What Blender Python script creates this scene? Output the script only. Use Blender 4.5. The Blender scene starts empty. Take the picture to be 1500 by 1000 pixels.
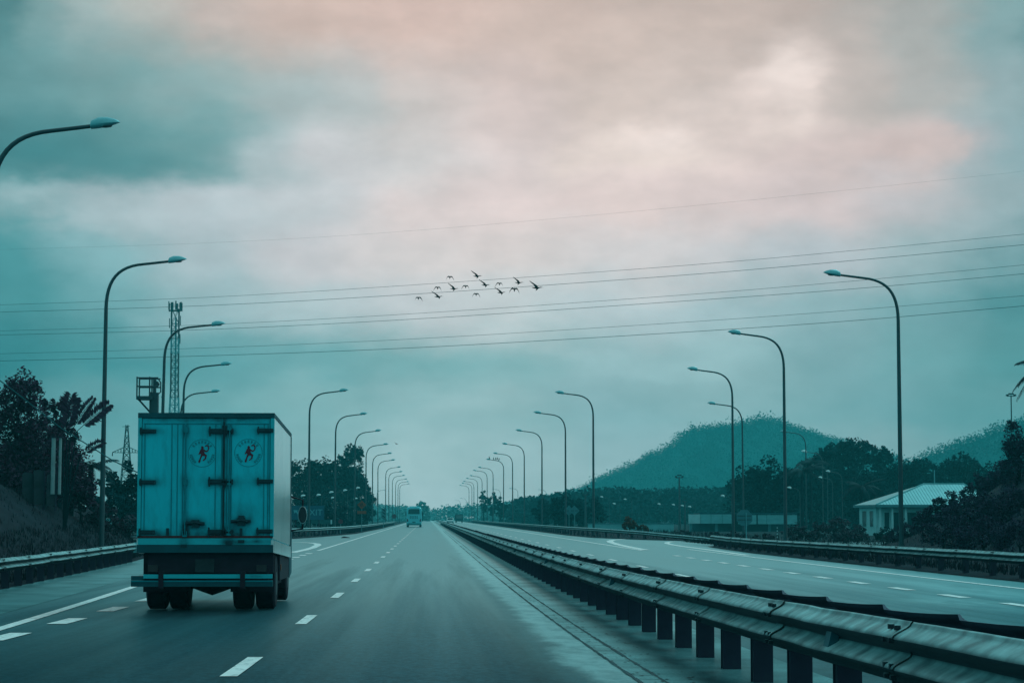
import bpy, bmesh, math, random
from mathutils import Vector, Matrix, Euler

R = math.radians
scene = bpy.context.scene
col = scene.collection

# ------------------------------------------------------------------ camera
F, CX, CY, VX, VY, EYE = 3300.0, 750.0, 500.0, 626.0, 757.0, 1.6
pitch = math.atan((VY - CY) / F)
yaw = math.atan(math.cos(pitch) * (CX - VX) / F)
cam_data = bpy.data.cameras.new('camera')
cam = bpy.data.objects.new('camera', cam_data)
col.objects.link(cam)
cam.location = (0, 0, EYE)
cam.rotation_euler = (R(90) + pitch, 0, -yaw)
cam_data.sensor_width = 36
cam_data.sensor_fit = 'HORIZONTAL'
cam_data.lens = 36 * F / 1500
cam_data.clip_start = 0.1
cam_data.clip_end = 9000
scene.camera = cam
CROT = cam.rotation_euler.to_matrix()


def P(px, py, D):
    """world point of a photo pixel at the distance D along the road"""
    d = CROT @ Vector(((px - CX) / F, (CY - py) / F, -1))
    return Vector((0, 0, EYE)) + d * (D / d.y)


def bz(y):
    """the road crests slightly under the viewer and settles ahead"""
    return 0.48 * math.exp(-max(y, 9.0) / 20.7)


def G(px, py):
    D = 100
    d = CROT @ Vector(((px - CX) / F, (CY - py) / F, -1))
    for _ in range(8):
        t = (bz(D) - EYE) / d.z
        D = d.y * t
    return Vector((d.x * t, D, bz(D)))


# ------------------------------------------------------------------ colours
def s2l(c):
    return tuple(((v / 255) / 12.92 if v / 255 <= 0.04045 else ((v / 255 + 0.055) / 1.055) ** 2.4) for v in c)


def N(nt, t, **kw):
    n = nt.nodes.new(t)
    for k, v in kw.items():
        setattr(n, k, v)
    return n


def new_mat(name):
    m = bpy.data.materials.new(name)
    m.use_nodes = True
    nt = m.node_tree
    b = nt.nodes['Principled BSDF']
    return m, nt, b


def sc3(c, k):
    return (min(c[0] * k, 1), min(c[1] * k, 1), min(c[2] * k, 1), 1)


def mat(name, c, rough=0.7, metal=0.0, spec=0.4, var=0.25, scale=2.0, stretch=(1, 1, 1), bump=0.0, bscale=40, dirt=0.0, dirt_c=(0.02, 0.03, 0.035), dscale=1.2, dstretch=(1, 1, 1), island=0.0, coat=0.0, lit_top=None):
    m, nt, b = new_mat(name)
    L = nt.links.new
    tc = N(nt, 'ShaderNodeTexCoord')
    mp = N(nt, 'ShaderNodeMapping')
    mp.inputs['Scale'].default_value = stretch
    L(tc.outputs['Object'], mp.inputs['Vector'])
    no = N(nt, 'ShaderNodeTexNoise')
    no.inputs['Scale'].default_value = scale
    no.inputs['Detail'].default_value = 6
    no.inputs['Roughness'].default_value = 0.6
    L(mp.outputs['Vector'], no.inputs['Vector'])
    rmp = N(nt, 'ShaderNodeValToRGB')
    rmp.color_ramp.elements[0].position = 0.3
    rmp.color_ramp.elements[1].position = 0.7
    rmp.color_ramp.elements[0].color = sc3(c, 1 - var)
    rmp.color_ramp.elements[1].color = sc3(c, 1 + var)
    L(no.outputs['Fac'], rmp.inputs['Fac'])
    out = rmp.outputs['Color']
    if island:
        ge = N(nt, 'ShaderNodeNewGeometry')
        mr = N(nt, 'ShaderNodeMapRange')
        mr.inputs['To Min'].default_value = 1 - island
        mr.inputs['To Max'].default_value = 1 + island
        L(ge.outputs['Random Per Island'], mr.inputs['Value'])
        vm = N(nt, 'ShaderNodeVectorMath', operation='SCALE')
        L(out, vm.inputs[0])
        L(mr.outputs['Result'], vm.inputs['Scale'])
        out = vm.outputs['Vector']
    if dirt:
        mp2 = N(nt, 'ShaderNodeMapping')
        mp2.inputs['Scale'].default_value = dstretch
        L(tc.outputs['Object'], mp2.inputs['Vector'])
        n2 = N(nt, 'ShaderNodeTexNoise')
        n2.inputs['Scale'].default_value = dscale
        n2.inputs['Detail'].default_value = 8
        n2.inputs['Roughness'].default_value = 0.68
        L(mp2.outputs['Vector'], n2.inputs['Vector'])
        mr2 = N(nt, 'ShaderNodeMapRange')
        mr2.inputs['From Min'].default_value = 0.48
        mr2.inputs['From Max'].default_value = 0.75
        mr2.inputs['To Max'].default_value = dirt
        L(n2.outputs['Fac'], mr2.inputs['Value'])
        mx = N(nt, 'ShaderNodeMix', data_type='RGBA')
        L(mr2.outputs['Result'], mx.inputs['Factor'])
        L(out, mx.inputs['A'])
        mx.inputs['B'].default_value = (*dirt_c, 1)
        out = mx.outputs['Result']
    if lit_top:                                   # light from above, painted as a pale dusty mottle on upward faces
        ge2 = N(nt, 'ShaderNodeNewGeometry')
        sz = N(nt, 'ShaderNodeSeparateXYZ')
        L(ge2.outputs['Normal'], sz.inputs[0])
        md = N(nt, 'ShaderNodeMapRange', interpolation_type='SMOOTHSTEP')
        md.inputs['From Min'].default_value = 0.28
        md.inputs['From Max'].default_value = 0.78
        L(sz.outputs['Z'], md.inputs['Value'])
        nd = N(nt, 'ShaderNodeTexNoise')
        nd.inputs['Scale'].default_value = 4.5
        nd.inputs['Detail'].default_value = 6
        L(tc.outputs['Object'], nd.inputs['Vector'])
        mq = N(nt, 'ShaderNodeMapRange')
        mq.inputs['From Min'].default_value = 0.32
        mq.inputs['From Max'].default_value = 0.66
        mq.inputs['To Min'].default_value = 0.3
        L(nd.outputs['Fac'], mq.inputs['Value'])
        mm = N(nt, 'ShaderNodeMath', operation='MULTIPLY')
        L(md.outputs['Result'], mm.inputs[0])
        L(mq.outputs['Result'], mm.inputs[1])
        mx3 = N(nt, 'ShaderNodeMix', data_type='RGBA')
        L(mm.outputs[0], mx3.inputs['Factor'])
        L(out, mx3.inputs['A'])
        mx3.inputs['B'].default_value = (*lit_top, 1)
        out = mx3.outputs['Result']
    L(out, b.inputs['Base Color'])
    b.inputs['Roughness'].default_value = rough
    b.inputs['Metallic'].default_value = metal
    b.inputs['Specular IOR Level'].default_value = spec
    if coat:
        b.inputs['Coat Weight'].default_value = coat
        b.inputs['Coat Roughness'].default_value = 0.12
    if bump:
        n3 = N(nt, 'ShaderNodeTexNoise')
        n3.inputs['Scale'].default_value = bscale
        n3.inputs['Detail'].default_value = 4
        L(mp.outputs['Vector'], n3.inputs['Vector'])
        bp = N(nt, 'ShaderNodeBump')
        bp.inputs['Strength'].default_value = bump
        bp.inputs['Distance'].default_value = 0.02
        L(n3.outputs['Fac'], bp.inputs['Height'])
        L(bp.outputs['Normal'], b.inputs['Normal'])
    return m


M = {}
M['pole'] = mat('pole_paint', (0.018, 0.07, 0.085), 0.45, 0.0, 0.5, 0.25, 1.5, dirt=0.5, dscale=3)
M['head'] = mat('lamp_head_paint', (0.17, 0.58, 0.63), 0.3, 0.0, 0.5, 0.15, 4, dirt=0.4, dirt_c=(0.03, 0.2, 0.23), dscale=4)
M['head_pale'] = mat('pale_lamp_head_paint', (0.62, 0.86, 0.88), 0.3, 0.0, 0.5, 0.08, 4)  # paler copy of the lamp head colour, for the low lamps' heads
M['lens'] = mat('lamp_lens', (0.10, 0.16, 0.17), 0.25, 0.0, 0.5, 0.1, 4)
M['steel'] = mat('galvanised_steel', (0.010, 0.028, 0.038), 0.65, 0.0, 0.25, 0.3, 1.3, (1, 0.3, 1), dirt=0.5, dirt_c=(0.006, 0.014, 0.022), dscale=1.6, dstretch=(3, 0.5, 3), bump=0.15, bscale=20, lit_top=(0.32, 0.54, 0.55))
M['steel_dark'] = mat('shaded_rail_steel', (0.042, 0.046, 0.078), 0.75, 0.0, 0.3, 0.3, 1.5, (1, 0.4, 1), dirt=0.4, dscale=2)  # shade on the far rail's back, put into the steel colour
M['post'] = mat('post_steel', (0.024, 0.028, 0.052), 0.75, 0.0, 0.25, 0.3, 2.0, dirt=0.4, dirt_c=(0.03, 0.05, 0.055), dscale=4)
M['paint'] = mat('road_paint', (0.95, 0.86, 0.84), 0.55, 0, 0.4, 0.08, 2.0, dirt=0.75, dirt_c=(0.10, 0.17, 0.18), dscale=2.4, dstretch=(4, 1, 1), bump=0.1)
M['truck'] = mat('truck_teal_paint', (0.002, 0.62, 0.74), 0.42, 0, 0.4, 0.12, 1.2, (1, 1, 0.4), dirt=0.55, dirt_c=(0.003, 0.26, 0.32), dscale=2.2, dstretch=(3, 3, 0.8))
M['truck_side'] = mat('truck_side_panel', (0.88, 0.96, 0.95), 0.14, 0, 0.8, 0.04, 1.0, dirt=0.3, dirt_c=(0.1, 0.25, 0.27), dscale=1.5, dstretch=(1, 1.0, 0.4), coat=0.3)
M['truck_trim'] = mat('truck_trim_paint', (0.003, 0.085, 0.11), 0.5, 0, 0.3, 0.2, 3, dirt=0.3)
M['truck_pale'] = mat('truck_pale_strip', (0.015, 0.55, 0.63), 0.4, 0, 0.4, 0.12, 3, dirt=0.5, dirt_c=(0.004, 0.13, 0.16), dscale=3)
M['hinge'] = mat('grimy_hinge_steel', (0.005, 0.045, 0.058), 0.6, 0.0, 0.3, 0.35, 6)
M['seam'] = mat('door_seal_rubber', (0.004, 0.24, 0.29), 0.7, 0, 0.2, 0.2, 4)
M['redline'] = mat('red_reflective_tape', (0.09, 0.02, 0.025), 0.5, 0, 0.3, 0.4, 5, (3, 1, 1))
M['red'] = mat('emblem_red', (0.12, 0.016, 0.04), 0.5, 0, 0.3, 0.15, 8)
M['ink'] = mat('emblem_ink', (0.004, 0.22, 0.27), 0.6, 0, 0.3, 0.15, 8)
M['chassis'] = mat('chassis_black', (0.022, 0.016, 0.030), 0.7, 0, 0.25, 0.3, 4)
M['rubber'] = mat('tyre_rubber', (0.020, 0.015, 0.027), 0.8, 0, 0.2, 0.25, 6, bump=0.2)
M['rim'] = mat('wheel_rim', (0.05, 0.08, 0.09), 0.5, 0.3, 0.4, 0.3, 6)
M['glass'] = mat('dark_window_glass', (0.006, 0.05, 0.06), 0.08, 0, 0.6, 0.1, 2)
M['mirror'] = mat('mirror_glass', (0.012, 0.018, 0.03), 0.12, 0, 0.5, 0.1, 2)
M['mirror_rim'] = mat('mirror_rim_chrome', (0.5, 0.65, 0.66), 0.25, 0.2, 0.5, 0.1, 6)
M['bus'] = mat('bus_pale_blue_paint', (0.14, 0.68, 0.76), 0.35, 0, 0.5, 0.08, 1.5)
M['bus_low'] = mat('bus_lower_paint', (0.03, 0.26, 0.30), 0.4, 0, 0.4, 0.1, 1.5)
M['lampred'] = mat('tail_lamp_red', (0.10, 0.03, 0.06), 0.25, 0, 0.5, 0.1, 5)
M['white'] = mat('white_car_paint', (0.72, 0.82, 0.82), 0.3, 0, 0.5, 0.05, 2)
M['lorry'] = mat('dark_teal_lorry_paint', (0.012, 0.10, 0.13), 0.5, 0, 0.4, 0.15, 2)
M['lorry_dark'] = mat('dark_lorry_paint', (0.002, 0.026, 0.04), 0.6, 0, 0.2, 0.15, 2)
M['conc'] = mat('weathered_concrete', (0.26, 0.38, 0.39), 0.8, 0, 0.25, 0.25, 1.2, dirt=0.6, dirt_c=(0.06, 0.10, 0.11), dscale=1.0, bump=0.2)
M['wall'] = mat('painted_wall', (0.13, 0.42, 0.45), 0.75, 0, 0.3, 0.15, 0.6, dirt=0.5, dirt_c=(0.05, 0.2, 0.22), dscale=0.7, dstretch=(1, 1, 3))
M['wall_white'] = mat('white_painted_wall', (0.34, 0.62, 0.64), 0.7, 0, 0.3, 0.1, 0.8, dirt=0.4, dirt_c=(0.1, 0.3, 0.32))
M['roof'] = mat('metal_roof_sheet', (0.20, 0.42, 0.44), 0.5, 0.1, 0.4, 0.12, 0.5, dirt=0.3, dirt_c=(0.1, 0.24, 0.26))
M['sign_blue'] = mat('sign_blue', (0.008, 0.11, 0.17), 0.45, 0, 0.4, 0.1, 2)
M['sign_text'] = mat('sign_lettering', (0.10, 0.42, 0.48), 0.45, 0, 0.4, 0.1, 2)
M['sign_green'] = mat('sign_green', (0.006, 0.10, 0.11), 0.5, 0, 0.4, 0.15, 2)
M['sign_grey'] = mat('sign_back_metal', (0.05, 0.22, 0.25), 0.5, 0.2, 0.4, 0.15, 2)
M['orange'] = mat('sign_orange', (0.20, 0.055, 0.022), 0.5, 0, 0.4, 0.15, 3)
M['sign_red'] = mat('sign_faded_red', (0.10, 0.03, 0.05), 0.5, 0, 0.4, 0.15, 3)
M['black'] = mat('black_paint', (0.008, 0.012, 0.016), 0.6, 0, 0.3, 0.1, 3)
M['lattice'] = mat('tower_steel_dark', (0.012, 0.055, 0.068), 0.6, 0.1, 0.3, 0.2, 1)
M['lattice_pale'] = mat('tower_steel_pale', (0.10, 0.36, 0.40), 0.6, 0.1, 0.3, 0.15, 1)
M['lattice_red'] = mat('tower_steel_red', (0.05, 0.05, 0.06), 0.6, 0.1, 0.3, 0.15, 1)
M['wire'] = mat('power_cable', (0.015, 0.13, 0.15), 0.6, 0.1, 0.3, 0.1, 1)
M['bird'] = mat('bird_feathers', (0.006, 0.008, 0.010), 0.8, 0, 0.2, 0.3, 9)
M['bark'] = mat('bark', (0.006, 0.022, 0.029), 0.9, 0, 0.1, 0.4, 5, (1, 1, 0.3), bump=0.3)
M['leaf_near'] = mat('dark_leaves', (0.062, 0.036, 0.064), 0.85, 0, 0.05, 0.35, 0.5, island=0.28)
M['leaf_bank'] = mat('bank_leaves', (0.044, 0.046, 0.076), 0.9, 0, 0.03, 0.2, 0.5, island=0.12)
M['leaf_mid'] = mat('mid_leaves', (0.004, 0.038, 0.047), 0.85, 0, 0.05, 0.4, 0.18, island=0.3)
M['leaf_brown'] = mat('brownish_leaves', (0.046, 0.044, 0.062), 0.85, 0, 0.1, 0.45, 0.6, island=0.4)
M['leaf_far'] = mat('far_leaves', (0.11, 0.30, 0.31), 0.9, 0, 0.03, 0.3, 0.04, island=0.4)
M['leaf_hill'] = mat('hill_leaves', (0.006, 0.104, 0.108), 0.85, 0, 0.03, 0.5, 0.03, island=0.25)
M['leaf_orange'] = mat('orange_blossom', (0.11, 0.055, 0.035), 0.8, 0, 0.1, 0.3, 2, island=0.4)
M['palm_leaf'] = mat('palm_leaflets', (0.005, 0.030, 0.039), 0.7, 0, 0.12, 0.4, 0.8, island=0.35)
M['bank'] = mat('bank_soil_and_grass', (0.016, 0.021, 0.030), 0.95, 0, 0.05, 0.4, 0.7, dirt=0.5, dirt_c=(0.021, 0.025, 0.03), dscale=0.3)
M['grass'] = mat('verge_blades', (0.015, 0.020, 0.028), 0.9, 0, 0.08, 0.4, 0.5, island=0.5)
M['ground'] = mat('rough_ground', (0.010, 0.030, 0.037), 0.95, 0, 0.05, 0.4, 0.05, dirt=0.5, dirt_c=(0.016, 0.034, 0.038), dscale=0.3)
M['hill'] = mat('hill_ground', (0.002, 0.085, 0.09), 0.95, 0, 0.05, 0.35, 0.01)


# road surface materials, with long wheel wear, painted lane shade and dusty edges
def road_shader(nt, b, colour, height, sheen_var):
    '''matt worn surface with the low sheen that smooth-worn asphalt shows at grazing angles'''
    L = nt.links.new
    nt.nodes.remove(b)
    df = N(nt, 'ShaderNodeBsdfDiffuse')
    df.inputs['Roughness'].default_value = 0.6
    L(colour, df.inputs['Color'])
    bp = N(nt, 'ShaderNodeBump')
    bp.inputs['Strength'].default_value = 0.4
    bp.inputs['Distance'].default_value = 0.008
    L(height, bp.inputs['Height'])
    L(bp.outputs['Normal'], df.inputs['Normal'])
    gl = N(nt, 'ShaderNodeBsdfGlossy')
    gl.inputs['Color'].default_value = (0.44, 0.77, 0.80, 1)
    gl.inputs['Roughness'].default_value = 0.3
    lw = N(nt, 'ShaderNodeLayerWeight')
    c1 = N(nt, 'ShaderNodeMath', operation='SUBTRACT')
    c1.inputs[0].default_value = 1.0
    L(lw.outputs['Facing'], c1.inputs[1])
    c2 = N(nt, 'ShaderNodeMath', operation='MULTIPLY')
    L(c1.outputs[0], c2.inputs[0])
    c2.inputs[1].default_value = -1 / 0.026
    c3 = N(nt, 'ShaderNodeMath', operation='EXPONENT')
    L(c2.outputs[0], c3.inputs[0])
    c4 = N(nt, 'ShaderNodeMath', operation='MULTIPLY')
    L(c3.outputs[0], c4.inputs[0])
    L(sheen_var, c4.inputs[1])
    c5 = N(nt, 'ShaderNodeMath', operation='MULTIPLY', use_clamp=True)
    L(c4.outputs[0], c5.inputs[0])
    c5.inputs[1].default_value = 1.35
    c6 = N(nt, 'ShaderNodeMath', operation='MINIMUM')
    L(c5.outputs[0], c6.inputs[0])
    c6.inputs[1].default_value = 0.58
    c5 = c6
    mx = N(nt, 'ShaderNodeMixShader')
    L(c5.outputs[0], mx.inputs[0])
    L(df.outputs[0], mx.inputs[1])
    L(gl.outputs[0], mx.inputs[2])
    L(mx.outputs[0], nt.nodes['Material Output'].inputs['Surface'])


def asphalt(name, c, dust_spans, wear_and_shade):
    m, nt, b = new_mat(name)
    L = nt.links.new
    tc = N(nt, 'ShaderNodeTexCoord')
    sx = N(nt, 'ShaderNodeSeparateXYZ')
    L(tc.outputs['Object'], sx.inputs[0])

    def noise(scale, stretch, detail=5, rough=0.6):
        mp = N(nt, 'ShaderNodeMapping')
        mp.inputs['Scale'].default_value = stretch
        L(tc.outputs['Object'], mp.inputs['Vector'])
        n = N(nt, 'ShaderNodeTexNoise')
        n.inputs['Scale'].default_value = scale
        n.inputs['Detail'].default_value = detail
        n.inputs['Roughness'].default_value = rough
        L(mp.outputs['Vector'], n.inputs['Vector'])
        return n.outputs['Fac']

    def math_(op, a, bb, clamp=False):
        n = N(nt, 'ShaderNodeMath', operation=op, use_clamp=clamp)
        for i, v in enumerate((a, bb)):
            if isinstance(v, (int, float)):
                n.inputs[i].default_value = v
            elif v is not None:
                L(v, n.inputs[i])
        return n.outputs[0]

    def rng(v, a, bb, c0, c1):
        n = N(nt, 'ShaderNodeMapRange', interpolation_type='SMOOTHSTEP')
        L(v, n.inputs['Value'])
        for k, q in (('From Min', a), ('From Max', bb), ('To Min', c0), ('To Max', c1)):
            n.inputs[k].default_value = q
        return n.outputs['Result']
    v = rng(noise(1.0, (1.3, 0.03, 1)), 0.3, 0.7, 0.78, 1.22)          # long streaks
    v = math_('MULTIPLY', v, rng(noise(0.5, (0.6, 0.04, 1)), 0.3, 0.7, 0.92, 1.08))
    v = math_('MULTIPLY', v, rng(noise(13, (1, 0.4, 1), 5, 0.9), 0.36, 0.64, 0.5, 1.5))   # aggregate
    for tx, w, k in wear_and_shade:                                             # wheel wear, oil lines, and shade painted along the lorry's lane
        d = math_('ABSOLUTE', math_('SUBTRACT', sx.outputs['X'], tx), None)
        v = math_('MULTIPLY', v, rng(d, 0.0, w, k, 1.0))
    vm = N(nt, 'ShaderNodeVectorMath', operation='SCALE')
    vm.inputs[0].default_value = c
    L(v, vm.inputs['Scale'])
    out = vm.outputs['Vector']
    for px_, py_, rx, ry, k in ((9.5, 40.5, 0.9, 3.2, 0.9), (12.0, 50, 0.55, 9, 0.6), (11.3, 46, 0.8, 3.5, 0.5)):      # pale scuffs of spilt grit
        gx1 = math_('DIVIDE', math_('SUBTRACT', sx.outputs['X'], px_), rx)
        gy1 = math_('DIVIDE', math_('SUBTRACT', sx.outputs['Y'], py_), ry)
        gg = math_('MULTIPLY', math_('POWER', 2.718, math_('MULTIPLY', math_('ADD', math_('MULTIPLY', gx1, gx1), math_('MULTIPLY', gy1, gy1)), -1.0)), rng(noise(0.8, (1.5, 0.25, 1)), 0.35, 0.6, 0, k))
        mxx = N(nt, 'ShaderNodeMix', data_type='RGBA')
        L(gg, mxx.inputs['Factor'])
        L(out, mxx.inputs['A'])
        mxx.inputs['B'].default_value = (0.25, 0.40, 0.41, 1)
        out = mxx.outputs['Result']
    wob = math_('MULTIPLY', math_('SUBTRACT', noise(0.7, (1, 0.35, 1), 6, 0.7), 0.5), 0.9)
    xw = math_('ADD', sx.outputs['X'], wob)
    for x0, x1, soft, amt, dc in dust_spans:
        a = rng(xw, x0 - soft, x0 + soft, 0, 1)
        bq = rng(xw, x1 - soft, x1 + soft, 1, 0)
        f = math_('MULTIPLY', math_('MULTIPLY', a, bq), amt)
        f = math_('MULTIPLY', f, rng(noise(2.2, (1.4, 0.5, 1), 6, 0.7), 0.25, 0.65, 0.45, 1.0))
        mx = N(nt, 'ShaderNodeMix', data_type='RGBA')
        L(f, mx.inputs['Factor'])
        L(out, mx.inputs['A'])
        mx.inputs['B'].default_value = (*dc, 1)
        out = mx.outputs['Result']
    road_shader(nt, b, out, noise(60, (1, 1, 1), 3, 0.7), rng(noise(0.9, (1.2, 0.02, 1)), 0.3, 0.7, 0.75, 1.2))
    return m


DUST = (0.17, 0.33, 0.34)
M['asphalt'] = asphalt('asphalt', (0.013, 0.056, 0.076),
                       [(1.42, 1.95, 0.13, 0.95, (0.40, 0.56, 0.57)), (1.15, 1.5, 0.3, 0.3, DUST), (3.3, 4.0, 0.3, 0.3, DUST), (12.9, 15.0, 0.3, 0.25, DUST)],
                       [(-3.9, 2.6, 0.6), (-1.77, 0.28, 0.82), (-1.2, 0.5, 0.88), (-0.1, 0.8, 1.22), (1.0, 0.42, 0.72), (4.4, 0.5, 0.92), (8.6, 0.7, 1.08), (10.3, 0.3, 0.8), (5.3, 0.6, 1.08)])  # broad first band paints the lorry's shade and corner darkening into its lane


def shoulder_mat(name, c, ripple, ystretch, mud=()):
    m, nt, b = new_mat(name)
    L = nt.links.new
    tc = N(nt, 'ShaderNodeTexCoord')
    outs = []
    for scl, st in ((ripple, (0.25, ystretch, 1)), (0.8, (1, 0.6, 1)), (40, (1, 1, 1))):
        mp = N(nt, 'ShaderNodeMapping')
        mp.inputs['Scale'].default_value = st
        L(tc.outputs['Object'], mp.inputs['Vector'])
        n = N(nt, 'ShaderNodeTexNoise')
        n.inputs['Scale'].default_value = scl
        n.inputs['Detail'].default_value = 5
        L(mp.outputs['Vector'], n.inputs['Vector'])
        r = N(nt, 'ShaderNodeMapRange')
        r.inputs['From Min'].default_value = 0.3
        r.inputs['From Max'].default_value = 0.7
        r.inputs['To Min'].default_value = 0.7
        r.inputs['To Max'].default_value = 1.3
        L(n.outputs['Fac'], r.inputs['Value'])
        outs.append(r.outputs['Result'])
    a = N(nt, 'ShaderNodeMath', operation='MULTIPLY')
    L(outs[0], a.inputs[0]); L(outs[1], a.inputs[1])
    a2 = N(nt, 'ShaderNodeMath', operation='MULTIPLY')
    L(a.outputs[0], a2.inputs[0]); L(outs[2], a2.inputs[1])
    vm = N(nt, 'ShaderNodeVectorMath', operation='SCALE')
    vm.inputs[0].default_value = c
    L(a2.outputs[0], vm.inputs['Scale'])
    colour = vm.outputs['Vector']
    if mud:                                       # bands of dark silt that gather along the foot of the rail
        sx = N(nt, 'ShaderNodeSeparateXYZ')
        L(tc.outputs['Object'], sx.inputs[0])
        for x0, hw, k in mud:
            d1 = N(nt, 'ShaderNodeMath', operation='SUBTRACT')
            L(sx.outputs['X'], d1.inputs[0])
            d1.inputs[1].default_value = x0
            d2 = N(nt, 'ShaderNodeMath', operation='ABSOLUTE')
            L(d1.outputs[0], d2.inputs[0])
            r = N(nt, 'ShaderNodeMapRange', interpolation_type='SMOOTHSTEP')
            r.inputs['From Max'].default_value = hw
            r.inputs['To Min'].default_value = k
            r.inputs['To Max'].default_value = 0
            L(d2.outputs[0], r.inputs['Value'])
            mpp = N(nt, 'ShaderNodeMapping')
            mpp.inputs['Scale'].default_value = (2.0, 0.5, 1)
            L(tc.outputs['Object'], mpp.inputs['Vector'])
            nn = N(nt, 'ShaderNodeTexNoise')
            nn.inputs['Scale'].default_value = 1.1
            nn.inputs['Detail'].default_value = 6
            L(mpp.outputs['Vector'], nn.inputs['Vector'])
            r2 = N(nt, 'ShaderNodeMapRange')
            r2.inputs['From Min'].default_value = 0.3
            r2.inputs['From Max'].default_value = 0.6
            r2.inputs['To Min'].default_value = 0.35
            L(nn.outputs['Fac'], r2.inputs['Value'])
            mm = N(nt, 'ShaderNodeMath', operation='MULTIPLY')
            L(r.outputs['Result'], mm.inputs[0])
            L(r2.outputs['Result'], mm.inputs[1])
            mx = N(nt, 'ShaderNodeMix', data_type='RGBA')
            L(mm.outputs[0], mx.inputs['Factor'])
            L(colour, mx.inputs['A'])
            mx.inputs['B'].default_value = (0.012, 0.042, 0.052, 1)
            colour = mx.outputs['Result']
    road_shader(nt, b, colour, a2.outputs[0], outs[1])
    return m


M['shoulder'] = shoulder_mat('brushed_concrete_shoulder', (0.045, 0.125, 0.135), 1.0, 2.6)
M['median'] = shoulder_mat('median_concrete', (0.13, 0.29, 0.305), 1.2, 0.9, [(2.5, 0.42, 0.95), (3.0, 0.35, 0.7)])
M['rumble'] = shoulder_mat('rumble_strip_concrete', (0.20, 0.36, 0.37), 1.2, 0.9)
M['groove'] = mat('joint_sealant', (0.02, 0.05, 0.06), 0.8, 0, 0.2, 0.4, 3)


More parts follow.
